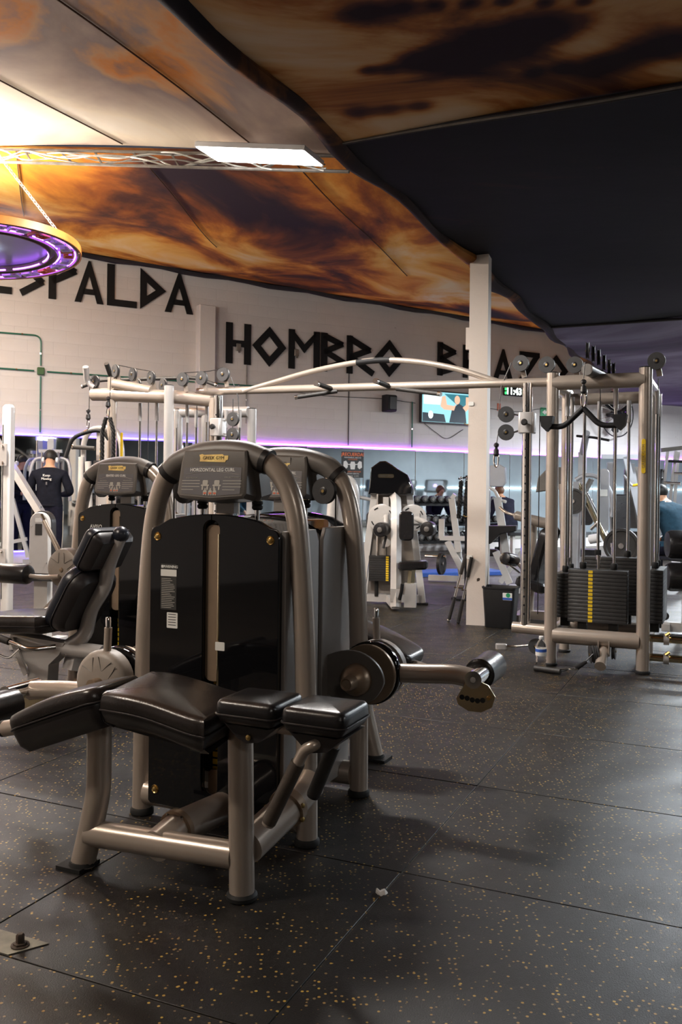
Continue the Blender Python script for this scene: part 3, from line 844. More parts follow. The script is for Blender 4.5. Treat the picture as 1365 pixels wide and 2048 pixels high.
def half(poly, side, xs, zlo, zhi, rs):            # one half of a panel, cut out around a centre slot
    sl = []
    for k in range(7):
        a = R(-90 + 180 * k / 6)
    keep = [(x, z) for x, z in poly if (x - xs) * side > .012]
    keep.sort(key=lambda p: math.atan2(p[1] - .6, (p[0] - xs) * side + .05))
    zt = max(z for _, z in poly); zb = min(z for _, z in poly)
    bot, top = (xs, zb), (xs, zt)
    arc_b = [(xs + side * rs * math.sin(R(a)), zlo + rs - rs * math.cos(R(a))) for a in range(0, 91, 15)]
    arc_t = [(xs + side * rs * math.sin(R(a)), zhi - rs + rs * math.cos(R(a))) for a in range(90, -1, -15)]
    return [bot] + keep + [top] + list(reversed(arc_t)) + list(reversed(arc_b))

def placard(parent, title, y, face, cx=-.01, z0=1.19, w=.285, h=.165, upper=1.0, mirror=False):
    # console with the exercise chart; face -1 looks along -y, +1 along +y
    ex = (-face, 0, 0); ey = (0, .10 * face * -1 * -1, 1)
    ex = Vector((1, 0, 0)) if face < 0 else Vector((-1, 0, 0))
    ey = Vector((0, -.18 * face * -1, 1)).normalized() if False else Vector((0, (.16 if face < 0 else -.16), 1)).normalized()
    en = ex.cross(ey)          # points to the viewer of this face
    o = Vector((cx, y, z0))
    out = [(-w / 2 + .012, -.004), (0, -.014), (w / 2 - .012, -.004), (w / 2, .012), (w / 2 - .006, h * .75), (w / 2 - .014, h), (0, h + .006), (-w / 2 + .014, h), (-w / 2 + .006, h * .75), (-w / 2, .012)]
    b = obj('console', MB().slab(out, [(0, -.06), (0, .012), (.008, .018)], o, ex, ey, en), 'grey_plastic', parent)
    ch = [(-w / 2 + .022, .010), (0, .000), (w / 2 - .022, .010), (w / 2 - .024, h * .62), (0, h * .66), (-w / 2 + .024, h * .62)]
    c = obj('chart', MB().slab(ch, [(0, 0), (0, .001)], o + en * .018, ex, ey, en), 'placard', b)
    q = o + en * .0195
    P = lambda x, z: q + ex * x + ey * z
    text('chart_title', title, .0165, 'ink_white', c, P(0, h * .57), ex, ey, bold=.0003)
    obj('chart_line', MB().tube([P(-w / 2 + .03 + (w - .06) * k / 12, h * .46 + .012 * (1 - ((k - 6) / 6) ** 2)) for k in range(13)], .0007, 4), 'ink_tan', c)
    text('chart_heading', 'BODY POSITION', .0062, 'ink_tan', c, P(-.083, h * .395), ex, ey)
    text('chart_heading', 'EXERCISE MOVEMENT', .0062, 'ink_tan', c, P(.083, h * .41), ex, ey)
    lines = MB()
    for k in range(4):
        for sx in (-1, 1):
            L = .075 if k < 3 else .05
            x0 = -.122 if sx < 0 else .048
            lines.slab([(x0, h * (.33 - .065 * k)), (x0 + L, h * (.33 - .065 * k)), (x0 + L, h * (.33 - .065 * k) + .0022), (x0, h * (.33 - .065 * k) + .0022)], [(0, 0), (0, .0004)], q, ex, ey, en)
    tag(obj('chart_text', lines, 'ink_tan', c), kind='stuff')
    for x in (-.024, .024):
        f = MB(); s_ = -1 if x < 0 else 1
        f.slab(rrect(.022, .016, .004, 2, x, h * .30), [(0, 0), (0, .0005)], q, ex, ey, en)
        f.slab(rrect(.034, .006, .002, 1, x, h * .235), [(0, 0), (0, .0005)], q, ex, ey, en)
        f.slab(rrect(.006, .014, .002, 1, x - .010, h * .175), [(0, 0), (0, .0005)], q, ex, ey, en)
        f.slab(rrect(.006, .014, .002, 1, x + .010, h * .175), [(0, 0), (0, .0005)], q, ex, ey, en)
        obj('machine_drawing', f, 'ink_tan', c)
    for x in (-.022, .0, .018):
        f = MB().slab([(x - .007, h * .02), (x - .002, h * .02), (x - .002, h * .05), (x + .002, h * .05), (x + .002, h * .02), (x + .007, h * .02), (x + .008, h * .11), (x + .004, h * .135), (x - .004, h * .135), (x - .008, h * .11)], [(0, 0), (0, .0005)], q, ex, ey, en)
        f.slab(circ(.0035, 8, x, h * .155), [(0, 0), (0, .0005)], q, ex, ey, en)
        fg = obj('figure_drawing', f, 'ink_tan', c)
        obj('muscle_mark', MB().slab(rrect(.012, .006, .002, 1, x, h * .065), [(0, 0), (0, .0009)], q, ex, ey, en), 'ink_red', c)
    lb = [(-.056, .0), (.05, -.003), (.052, .004), (.060, .006), (.060, .021), (.042, .021), (.036, .026), (-.04, .024), (-.048, .027), (-.060, .024), (-.055, .012)]
    l = obj('name_label', MB().slab([(x, z + h * .755) for x, z in lb], [(0, 0), (0, .0012)], q - en * .001, ex, ey, en), 'label_yellow', b)
    l['label'] = 'torn orange paper label'
    text('label_text', 'GREEK GYM', .0165, 'rust_brown', l, P(0, h * .755 + .012) + en * .0006, ex, ey)
    return b

def tower(t, title, arch_pts=None, warn='WARNING', weights=13, full=True):
    A = [(-.345, 0, .02), (-.342, 0, .35), (-.335, 0, .70), (-.318, 0, .98), (-.295, 0, 1.14), (-.255, 0, 1.25), (-.19, 0, 1.315), (-.10, 0, 1.343), (0, 0, 1.352), (.09, 0, 1.345),
         (.17, 0, 1.318), (.24, 0, 1.255), (.285, 0, 1.15), (.308, 0, .99), (.328, 0, .70), (.340, 0, .35), (.345, 0, .02)]
    obj('arch_frame', MB().tube(cat(A, 4), .037, 18), 'champagne', t)
    S = [(-.232, 0, 1.281), (-.19, 0, 1.315), (-.10, 0, 1.343), (0, 0, 1.352), (.09, 0, 1.345), (.165, 0, 1.320)]
    obj('arch_sleeve', MB().tube(cat(S, 4), .044, 18), 'grey_plastic', t)
    for s_, p in ((-1, Vector((-.232, 0, 1.281))), (1, Vector((.165, 0, 1.320)))):
        d = Vector((-.62, 0, -.55)).normalized() if s_ < 0 else Vector((.85, 0, -.32)).normalized()
        obj('sleeve_collar', MB().cyl(p - d * .004, p + d * .018, .046, n=20), 'black_plastic', t)
    for sx in (-1, 1):
        f = obj('foot_cap', MB().lathe([(.040, 0), (.044, .004), (.044, .018), (.038, .026)], (sx * .345, 0, 0), n=18), 'rubber', t)
    obj('base_tube', MB().cyl((-.318, 0, .085), (.318, 0, .085), .047, n=18), 'champagne', t)
    placard(t, title, -.062, -1)
    placard(t, title, .062, 1, cx=.01)
    for x in (-.105, .125):
        obj('guide_post', MB().cyl((x, .02, 1.17), (x, .02, 1.33), .017, n=14), 'gold_chrome', t)
        obj('guide_rod', MB().cyl((x, .02, .2), (x, .02, 1.18), .009, n=10), 'chrome', t)
        obj('bump_stop', MB().lathe([(.014, 0), (.02, .006), (.02, .014), (.015, .018), (.02, .022), (.02, .03), (.014, .036)], (x, .02, 1.145), n=14), 'rubber', t)
    obj('centre_post', MB().box((-.015, .045, 1.24), (.075, .03, .22)), 'silver_panel', t)
    # front shroud: two glossy halves around a slot
    out = roundtop(.53, 1.085, .045, .035, 10, .075); xs = -.005
    L = []
    for side, nm in ((-1, 'shroud_half'), (1, 'shroud_half')):
        p = half(out, side, xs, .135, 1.108, .032)
        h = obj(nm, MB().slab(p, [(0, .0), (0, -.020), (.003, -.024)], o=(0, -.052, 0), ey=(0, 0, 1), en=(0, 1, 0)), 'gloss_black', t)
        for z in (1.045, .13):
            if side > 0 and z < .5: pass
            obj('shroud_screw', MB().lathe([(.016, 0), (.014, -.003), (.009, .001), (.0085, -.004), (.003, -.006)], (side * .232, -.077, z), (0, 1, 0), 14), 'brass', h)
        L.append(h)
    obj('slot_rail', MB().slab(rrect(.075, .56, .03, 4, xs, .815), [(0, 0), (.004, -.008)], o=(0, -.050, 0), ey=(0, 0, 1), en=(0, 1, 0)), 'bronze', t)
    obj('slot_rod', MB().cyl((xs + .024, -.060, .45), (xs + .024, -.060, 1.06), .006, n=8), 'gold_chrome', t)
    obj('slot_end', MB().slab(rrect(.07, .09, .02, 3, xs, .17), [(0, 0), (0, -.004)], o=(0, -.02, 0), ey=(0, 0, 1), en=(0, 1, 0)), 'bronze', t)
    # weight stack behind the slot
    pl = MB().slab(rrect(.23, .085, .006, 2), [(0, 0), (0, .0235), (.001, .0245)], ex=(1, 0, 0), ey=(0, 1, 0), en=(0, 0, 1)).mesh('weight_plate'); pl.materials.append(M['plate_iron'])
    for k in range(weights):
        w = obj('weight_plate', pl, None, t, (0, .035, .20 + .0262 * k))
        n = obj('number_label', MB().slab(rrect(.022, .019, .002, 1, xs - .016, .012), [(0, 0), (0, -.0006)], o=(0, -.0425, 0), ey=(0, 0, 1), en=(0, 1, 0)), 'yellow', w)
        obj('pin_hole', MB().lathe([(.0045, 0), (.0045, -.0008)], (xs + .012, -.0425, .012), (0, 1, 0), 8), 'gold_chrome', w)
    # cover of the stack
    for sx in (-1, 1):
        obj('side_cover', MB().slab([(-.05, .08), (.20, .08), (.215, .10), (.215, 1.03), (.19, 1.075), (-.05, 1.075)], [(0, 0), (0, .012), (.003, .015)], o=(sx * .262, 0, 0), ex=(0, 1, 0), ey=(0, 0, 1), en=(sx, 0, 0)), 'silver_panel', t)
    bk = roundtop(.52, 1.06, .05, .03, 10, .08)
    b = obj('back_cover', MB().slab(bk, [(0, .0), (0, .014), (.004, .018)], o=(0, .20, 0), ey=(0, 0, 1), en=(0, 1, 0)), 'silver_panel', t)
    for x, z in ((-.23, 1.0), (.23, 1.0), (-.23, .15), (.23, .15)):
        obj('cover_screw', MB().lathe([(.009, 0), (.008, .004), (.003, .006)], (x, .218, z), (0, 1, 0), 10), 'chrome', b)
    obj('top_cap', MB().slab(roundtop(.53, 1.072, .05, .03, 10, 1.02), [(0, 0), (0, .24), (.006, .245)], o=(0, -.045, 0), ey=(0, 0, 1), en=(0, 1, 0)), 'gloss_black', t)
    # top pulley
    pulley('pulley', t, (-.205, .055, 1.215), .052, .022, (.12, 1, 0))
    obj('pulley_bracket', MB().bar((-.215, .02, 1.29), (-.205, .05, 1.21), .03, .012), 'bronze', t)
    obj('cable', MB().tube([(-.255, .055, 1.215), (-.257, .06, .9), (-.26, .06, .6)], .0032, 6), 'cable', t)
    # stickers
    return L
def stickers(t, kind):
    def st_(x, z, w, h, mat, nm):
        return obj(nm, MB().slab(rrect(w, h, .002, 1, x, z), [(0, 0), (0, -.0006)], o=(0, -.0761, 0), ey=(0, 0, 1), en=(0, 1, 0)), mat, t)
    if kind == 'warning':
        s = st_(-.183, .865, .068, .165, 'sticker_dark', 'warning_sticker')
        h = obj('sticker_band', MB().slab(rrect(.068, .024, .001, 1, -.183, .915), [(0, 0), (0, -.0004)], o=(0, -.0767, 0), ey=(0, 0, 1), en=(0, 1, 0)), 'sticker_white', s)
        text('sticker_title', 'WARNING', .0135, 'ink_white', s, (-.176, -.0772, .937), (1, 0, 0), (0, 0, 1), bold=.0003)
        obj('sticker_mark', MB().slab(rrect(.010, .010, .002, 2, -.210, .937), [(0, 0), (0, -.0005)], o=(0, -.0767, 0), ey=(0, 0, 1), en=(0, 1, 0)), 'ink_white', s)
        ln = MB()
        for k in range(17):
            w_ = random.uniform(.036, .058)
            ln.slab([(-.213, .893 - .0065 * k), (-.213 + w_, .893 - .0065 * k), (-.213 + w_, .895 - .0065 * k), (-.213, .895 - .0065 * k)], [(0, 0), (0, -.0004)], o=(0, -.0767, 0), ey=(0, 0, 1), en=(0, 1, 0))
        tag(obj('sticker_text', ln, 'ink_tan', s), kind='stuff')
        s2 = st_(-.166, .745, .046, .056, 'sticker_white', 'notice_sticker')
        l2 = MB()
        for k in range(5):
            l2.slab([(-.183, .765 - .0095 * k), (-.150, .765 - .0095 * k), (-.150, .768 - .0095 * k), (-.183, .768 - .0095 * k)], [(0, 0), (0, -.0004)], o=(0, -.0767, 0), ey=(0, 0, 1), en=(0, 1, 0))
        tag(obj('notice_text', l2, 'placard', s2), kind='stuff')
        st_(.035, .668, .038, .03, 'sticker_white', 'torn_sticker')
    else:
        s = st_(-.14, .955, .095, .055, 'sticker_white', 'notice_sticker')
        text('notice_title', 'AVISO', .030, 'ink_white', s, (-.135, -.0772, 1.0), (1, 0, 0), (0, 0, 1), bold=.0004)
        tag(obj('notice_text', MB().slab(rrect(.08, .003, .001, 1, -.14, .965), [(0, 0), (0, -.0004)], o=(0, -.0767, 0), ey=(0, 0, 1), en=(0, 1, 0)).slab(rrect(.08, .003, .001, 1, -.14, .953), [(0, 0), (0, -.0004)], o=(0, -.0767, 0), ey=(0, 0, 1), en=(0, 1, 0)), 'placard', s), kind='stuff')

def dense(poly, step=.025):
    out = []
    for i in range(len(poly)):
        a, b = Vector(poly[i]), Vector(poly[(i + 1) % len(poly)]); k = max(1, int((b - a).length / step))
        out += [tuple(a.lerp(b, j / k)) for j in range(k)]
    return out
def cushion(name, t, outline, o, ex, ey, thick, mat='vinyl', base=.045, warp=None, belly=None):
    ex, ey = Vector(ex), Vector(ey); en = ex.cross(ey).normalized()
    r = min(.022, thick * .48)
    lay = [(.004, 0), (0, .006), (0, thick - r), (r * .12, thick - r * .5), (r * .42, thick - r * .14), (r * 1.05, thick)]
    top = obj(name, MB().slab(dense(outline), lay, o, ex, ey, en, warp, dome=.006), mat, t)
    if base:
        lay2 = [(.035, -base), (.012, -base * .65), (.003, -base * .12), (.003, -.002)]
        obj(name + '_shell', MB().slab(outline, lay2, o, ex, ey, en, warp), 'vinyl_base', top)
    pr = offset(outline, -.0015)
    obj('piping', MB().tube([Vector(o) + ex * x + ey * y + en * (.003 + (warp(x, y, 0) if warp else 0)) for x, y in pr], .003, 6, closed=True), 'vinyl_base', top)
    return top

def cam_unit(t, y0, dz0=0.0, dz1=0.0, xs=-.455, zc=.51, rollz=0.0):
    # pivot with cam, disc, cover, lever rod, arm and ankle roller
    obj('pivot_axle', MB().cyl((xs, .245, zc), (xs, -.14, zc), .024, n=16), 'bronze', t)
    obj('hub', MB().lathe([(.062, .16), (.060, .185), (.045, .205), (.028, .215), (.026, .262), (.022, .268), (.016, .262)], (xs, 0, zc), (0, 1, 0), 24), 'bronze', t)
    camp = [(.005, -.085), (.07, -.082), (.115, -.06), (.145, .0), (.15, .05), (.10, .085), (.02, .108), (-.05, .098), (-.105, .06), (-.128, .015), (-.125, -.02), (-.09, -.07), (-.05, -.088)]
    obj('cam_plate', MB().slab([tuple(q)[:2] for q in cat([(x, z, 0) for x, z in camp] + [(camp[0][0], camp[0][1], 0)], 3)[:-1]], [(0, .0), (0, .012), (.002, .014)], o=(xs + .02, .15, zc), ey=(0, 0, 1), en=(0, 1, 0)), 'grey_plastic', t)
    obj('disc', MB().lathe([(.115, .045), (.117, .047), (.117, .062), (.114, .065), (.03, .065)], (xs, 0, zc), (0, 1, 0), 40), 'bronze', t)
    obj('disc_ring', MB().lathe([(.122, -.005), (.124, .0), (.124, .034), (.121, .038)], (xs, 0, zc), (0, 1, 0), 40), 'gloss_black', t)
    # cover on the bench side: a moulded egg-shaped shell
    n = 32; prof = [(1.0, .0), (1.0, -.035), (.95, -.052), (.8, -.064), (.4, -.070), (.02, -.071)]
    mb = MB(); vs = []
    for f, h in prof:
        for k in range(n):
            a = 2 * math.pi * k / n
            rr = .117 * (1 + .06 * math.cos(a - 2.4))
            vs.append((xs + f * rr * math.cos(a), -.03 + h, zc + f * rr * math.sin(a)))
    fs = [(i * n + k, i * n + (k + 1) % n, (i + 1) * n + (k + 1) % n, (i + 1) * n + k) for i in range(len(prof) - 1) for k in range(n)] + [tuple(range(n))]
    mb.add(vs, fs)
    cv = obj('pivot_cover', mb, 'taupe_plastic', t)
    for a0 in (75, 25, -25, 125):
        P = []
        for k in range(9):
            b = R(a0 - 18 + 36 * k / 8); q = .100 - .050 * math.sin(math.pi * k / 8)
            P.append((xs + q * math.cos(b), -.0985 + .006 * (q / .1 - .5), zc + q * math.sin(b)))
        obj('moulded_groove', MB().tube(P, .0016, 4), 'grey_plastic', cv)
    obj('cover_bolt', MB().lathe([(.014, 0), (.012, -.006), (.004, -.009)], (xs, -.10, zc), (0, 1, 0), 14), 'bronze', cv)
    rd = obj('lever_rod', MB().cyl((xs + .005, -.06, zc + .03), (xs + .012, -.06, zc + .205), .0145, n=14), 'champagne', t)
    obj('rod_tip', MB().lathe([(.0105, 0), (.0105, .036), (.008, .040)], (xs + .012, -.06, zc + .205), n=14), 'chrome', rd)
    x1, z0, z1 = xs - .42, zc + dz0, zc + dz1
    obj('roller_arm', MB().tube(cat([(xs - .06, -.01, z0), (xs - .2, -.01, z0 * .6 + z1 * .4 + .004), (x1 + .09, -.01, z1 + .006), (x1 + .01, -.01, z1 - .004)], 5), .038, 16), 'champagne', t)
    hb = obj('roller_hub', MB().cyl((x1, .040, z1 + .003), (x1, -.135, z1 + .003), .033, n=24), 'chrome', t)
    obj('hub_bolt', MB().lathe([(.011, .0), (.010, .004), (.005, .005)], (x1, .040, z1 + .003), (0, 1, 0), 10), 'silver', hb)
    pl = [(.018, .012), (-.055, -.015), (-.082, -.055), (-.070, -.095), (-.03, -.118), (.02, -.118), (.060, -.098), (.068, -.075)]
    sp = obj('selector_plate', MB().slab(pl, [(0, 0), (0, -.008)], o=(x1, .028, z1), ey=(0, 0, 1), en=(0, 1, 0)), 'gold_chrome', t)
    for k in range(5):
        obj('selector_notch', MB().lathe([(.010, 0), (.010, .0015)], (x1 - .035 + .02 * k, (.0282), z1 - .072 - .004 * math.sin(k * 1.2)), (0, 1, 0), 10), 'matt_black', sp)
    obj('selector_pin', MB().lathe([(.008, 0), (.008, .010), (.005, .013)], (x1 - .058, .0282, z1 - .060), (0, 1, 0), 10), 'brass', sp)
    rz = z1 + rollz
    rp = [(.03, -.10), (.052, -.102), (.060, -.108), (.062, -.30), (.058, -.312), (.045, -.316)]
    rr = obj('ankle_roller', MB().lathe(rp, (x1 + .015, 0, rz - .004), (0, 1, 0), 28), 'vinyl', t)
    obj('roller_cap', MB().lathe([(.044, -.317), (.03, -.322), (.02, -.324)], (x1 + .015, 0, rz - .004), (0, 1, 0), 20), 'chrome', rr)

def prone_bench(t):
    y = -.47
    rail = cat([(-.56, y, .405), (-.30, y, .465), (-.10, y, .515), (.10, y, .53), (.35, y, .54), (.66, y, .545)], 5)
    obj('bench_rail', MB().tube(rail, .027, 14), 'champagne', t)
    obj('rail_end', MB().cyl((-.57, y, .403), (-.56, y, .405), .028, n=14), 'rubber', t)
    l1 = obj('bench_leg', MB().tube(cat([(-.165, y, .50), (-.165, y, .36), (-.168, y, .25), (-.195, y, .13), (-.225, y, .015)], 5), .037, 16, flat=1.1), 'champagne', t)
    obj('leg_foot', MB().box((-.245, y, .006), (.095, .10, .012)).lathe([(.046, .012), (.042, .024)], (-.225, y, 0), n=14), 'rubber', l1)
    l2 = obj('bench_leg', MB().cyl((.346, y + .03, .01), (.346, y + .01, .545), .038, n=18), 'champagne', t)
    obj('leg_foot', MB().lathe([(.043, 0), (.047, .004), (.047, .014), (.040, .022)], (.346, y + .03, 0), n=18), 'rubber', l2)
    obj('lower_bar', MB().cyl((-.20, y, .115), (.32, y + .03, .125), .041, n=18), 'champagne', t)
    b1 = obj('link_beam', MB().cyl((.055, y, .115), (.06, -.36, .135), .050, n=18).cyl((.06, -.36, .135), (.05, .0, .10), .053, n=18), 'champagne', t)
    f1 = obj('beam_flange', MB().cyl((.06, -.372, .134), (.06, -.352, .136), .060, n=22), 'bronze', b1)
    for dx in (-.026, .026): obj('flange_bolt', MB().lathe([(.009, 0), (.009, .008), (.004, .010)], (.06 + dx, -.370, .175), (0, -.5, 1), 8), 'chrome', f1)
    b2 = obj('link_beam', MB().tube([(.345, y + .06, .145), (.365, -.22, .185), (.372, -.04, .225)], .054, 18), 'champagne', t)
    d = Vector((.02, .31, .09)).normalized()
    c = Vector((.366, -.20, .19))
    f2 = obj('beam_flange', MB().cyl(c, c + d * .03, .064, n=22), 'bronze', b2)
    for dz in (-.022, .022):
        obj('flange_bolt', MB().lathe([(.008, 0), (.008, .006), (.003, .008)], c + Vector((.058, 0, dz)), (1, -.6, 0), 8), 'brass', f2)
    yc = -.50
    # inclined hip pad
    e = Vector((.935, 0, .355)); ey = Vector((0, 1, 0))
    cushion('hip_pad', t, rrect(.385, .25, .05, 5), Vector((-.225, yc, .505)), e, ey,   .048, 'vinyl_brown', .080, warp=lambda x, y_, h: .020 * math.cos(x * 7))
    # long chest pad with a hump
    out = [(-.185, -.12), (-.12, -.128), (0, -.124), (.12, -.128), (.165, -.125), (.182, -.105), (.185, .10), (.165, .128), (0, .13), (-.12, .13), (-.175, .125), (-.188, .10), (-.19, -.10)]
    out = [tuple(q)[:2] for q in cat([(x, y_, 0) for x, y_ in out] + [(out[0][0], out[0][1], 0)], 3)[:-1]]
    cushion('chest_pad', t, out, (.148, yc, .565), (1, 0, 0), ey, .052, 'vinyl_brown', .055, warp=lambda x, y_, h: -.014 + .020 * math.cos((x + .13) * 9) + .012 * (y_ / .12))
    for i, x in enumerate((.44, .648)):
        p = cushion('elbow_pad', t, rrect(.192, .19, .022, 4), (x, yc - .01, .585), (1, 0, 0), ey, .045, 'vinyl', .030)
        pod = [(-.085, 0), (.085, 0), (.06, -.02), (.03, -.045), (-.01, -.052), (-.04, -.04)]
        obj('pad_bracket', MB().slab(pod, [(0, -.07), (0, .07)], o=(x, yc, .558), ey=(0, 0, 1), en=(0, 1, 0)), 'vinyl_base', p)
        obj('bracket_bolt', MB().lathe([(.008, 0), (.008, -.006), (.003, -.008)], (x + .0, yc - .072, .525), (0, 1, 0), 10), 'brass', p)
    for yy, x0, z0, x1, z1, m in ((-.575, .615, .515, .508, .30, 'grip_brown'), (-.375, .625, .505, .548, .32, 'grip')):
        h = obj('handle', MB().tube(fil([(.66, -.48, .535), (.645, yy, .53), (x0, yy, z0), (x0 + (x1 - x0) * .3, yy, z0 + (z1 - z0) * .3)], .05, 6), .016, 12), 'champagne', t)
        a, b = Vector((x0 + (x1 - x0) * .18, yy, z0 + (z1 - z0) * .18)), Vector((x1, yy, z1))
        obj('handle_grip', MB().cyl(a, b, .0205, n=16), m, h)
        obj('grip_cap', MB().lathe([(.020, 0), (.018, .008), (.01, .012)], b, (b - a), 14), 'champagne' if m == 'grip_brown' else 'black_plastic', h)

m1 = thing('leg_curl_machine', 'horizontal leg curl machine with glossy black shroud and bent black pads in front', 'leg curl machine', uv(-1.67, 2.72), -AX, 'horizontal leg curl machines')
tower(m1, 'HORIZONTAL LEG CURL'); stickers(m1, 'warning'); cam_unit(m1, 0, -.06, -.08, xs=-.475, zc=.49, rollz=-.03); prone_bench(m1)
m2_ = thing('leg_curl_machine', 'horizontal leg curl machine turned round, with its roller arm reaching over the open floor', 'leg curl machine', uv(-1.70, 3.25), -AX + math.pi, 'horizontal leg curl machines')
tower(m2_, 'HORIZONTAL LEG CURL'); cam_unit(m2_, 0, 0, .012, xs=-.40, zc=.50); prone_bench(m2_)

# seated leg curl
m3 = thing('leg_curl_machine', 'seated leg curl machine with a tall black backrest and taupe pivot disc', 'leg curl machine', uv(-3.12, 4.02), -AX)
tower(m3, 'SEATED LEG CURL', weights=11); stickers(m3, 'aviso')
ys = -.44
seat_o = [(-.25, -.12), (-.20, -.165), (-.08, -.18), (.10, -.175), (.20, -.16), (.215, .12), (.10, .17), (-.08, .175), (-.20, .16), (-.25, .12), (-.265, 0)]
seat_o = [tuple(q)[:2] for q in cat([(x, y_, 0) for x, y_ in seat_o] + [(seat_o[0][0], seat_o[0][1], 0)], 3)[:-1]]
cushion('seat', m3, seat_o, (-.235, ys, .505), (.995, 0, .06), (0, 1, 0), .055, 'vinyl_brown', .04)
bd = Vector((.50, 0, .87)).normalized()
nb_ = Vector((-bd.z, 0, bd.x))          # faces the sitter
cushion('backrest', m3, rrect(.36, .34, .10, 5), Vector((.085, ys, .65)), bd, Vector((0, 1, 0)), .06, 'vinyl_blue', .06)
cushion('headrest', m3, rrect(.22, .30, .04, 4), Vector((.222, ys, .905)), bd, Vector((0, 1, 0)), .055, 'vinyl_blue', .055)
obj('backrest_spine', MB().tube(cat([(.0, ys, .40), (.10, ys, .47), (.14, ys, .60), (.22, ys, .72), (.25, ys, .84), (.30, ys, .95), (.32, ys, .985)], 5), .040, 14, flat=.8), 'silver', m3)
obj('spine_cap', MB().sph((.32, ys, .985), .043, 12), 'vinyl_blue', m3)
obj('seat_beam', MB().tube([(-.36, ys, .43), (-.10, ys, .39), (.22, ys, .38)], .042, 14), 'silver', m3)
obj('seat_post', MB().slab([(-.36, .44), (.0, .42), (-.03, .36), (-.10, .30), (-.12, .02), (-.24, .02), (-.24, .28), (-.34, .38)], [(0, -.04), (0, .04)], o=(0, ys, 0), ey=(0, 0, 1), en=(0, 1, 0)), 'silver', m3)
obj('seat_brace', MB().bar((-.34, ys - .05, .42), (-.24, ys - .05, .24), .03, .012, (0, 1, 0)), 'silver', m3)
obj('foot_beam', MB().cyl((-.18, ys - .16, .05), (-.18, .0, .06), .042, n=14), 'silver', m3)
obj('link_beam', MB().bar((.0, ys, .33), (.14, -.02, .22), .09, .10), 'silver', m3)
obj('link_rail', MB().bar((.0, ys - .03, .385), (.20, -.05, .30), .02, .05), 'chrome', m3)
h = obj('handle', MB().tube(fil([(.01, ys - .11, .415), (-.08, ys - .20, .405), (-.16, ys - .21, .43), (-.46, ys - .21, .49)], .05, 5), .012, 10), 'chrome', m3)
obj('handle_grip', MB().cyl((-.20, ys - .21, .438), (-.46, ys - .21, .49), .018, n=12), 'grip', h)
h = obj('adjust_lever', MB().tube(fil([(-.16, ys - .18, .40), (-.22, ys - .19, .345), (-.38, ys - .19, .385)], .03, 4), .006, 8), 'chrome', m3)
obj('lever_grip', MB().cyl((-.35, ys - .19, .378), (-.45, ys - .19, .405), .013, n=10), 'yellow', h)
xs, zc = -.315, .755
mb = MB(); n = 32; vs = []; prof = [(1.0, .03), (1.0, -.02), (.95, -.036), (.8, -.046), (.4, -.050), (.02, -.05)]
for f, hh in prof:
    for k in range(n):
        a = 2 * math.pi * k / n; rr = .113 * (1 + .07 * math.cos(a - 2.0))
        vs.append((xs + f * rr * math.cos(a), -.10 + hh, zc + f * rr * math.sin(a)))
mb.add(vs, [(i * n + k, i * n + (k + 1) % n, (i + 1) * n + (k + 1) % n, (i + 1) * n + k) for i in range(len(prof) - 1) for k in range(n)] + [tuple(reversed(range(n)))])
cv = obj('pivot_cover', mb, 'taupe_plastic', m3)
for a0 in (60, 5, 120):
    obj('moulded_groove', MB().tube([(xs + (.098 - .055 * math.sin(math.pi * k / 8)) * math.cos(R(a0 - 20 + 5 * k)), -.152, zc + (.098 - .055 * math.sin(math.pi * k / 8)) * math.sin(R(a0 - 20 + 5 * k))) for k in range(9)], .0016, 4), 'grey_plastic', cv)
obj('cover_bolt', MB().lathe([(.014, 0), (.012, -.008), (.004, -.011)], (xs, -.148, zc), (0, 1, 0), 14), 'bronze', cv)
rd = obj('lever_rod', MB().cyl((xs - .03, -.12, zc + .08), (xs - .155, -.12, zc + .27), .0145, n=12), 'champagne', m3)
obj('rod_tip', MB().cyl((xs - .155, -.12, zc + .27), (xs - .178, -.12, zc + .305), .011, n=12), 'chrome', rd)
obj('pivot_support', MB().bar((xs + .02, -.06, zc - .08), (xs - .17, -.06, .50), .06, .05).bar((xs + .05, -.05, zc), (-.33, 0, .60), .05, .05), 'champagne', m3)
a_ = obj('roller_arm', MB().tube(fil([(xs - .0, -.17, zc - .035), (xs - .10, -.19, zc - .045), (xs - .32, -.21, zc - .03)], .05, 5), .013, 10), 'champagne', m3)
obj('ankle_roller', MB().lathe([(.04, 0), (.052, .004), (.057, .015), (.057, .26), (.05, .272)], (xs - .18, -.21, zc - .03), (-1, 0, 0), 24), 'vinyl', m3)
obj('thigh_roller', MB().lathe([(.04, 0), (.055, .006), (.06, .02), (.06, .28), (.05, .29)], (xs - .20, ys - .05, .44), (-1, 0, -.1), 24), 'vinyl', m3)
obj('roller_arm', MB().tube(fil([(xs, -.06, .70), (xs - .12, -.07, .52), (xs - .22, ys - .05, .44)], .06, 5), .02, 10), 'champagne', m3)
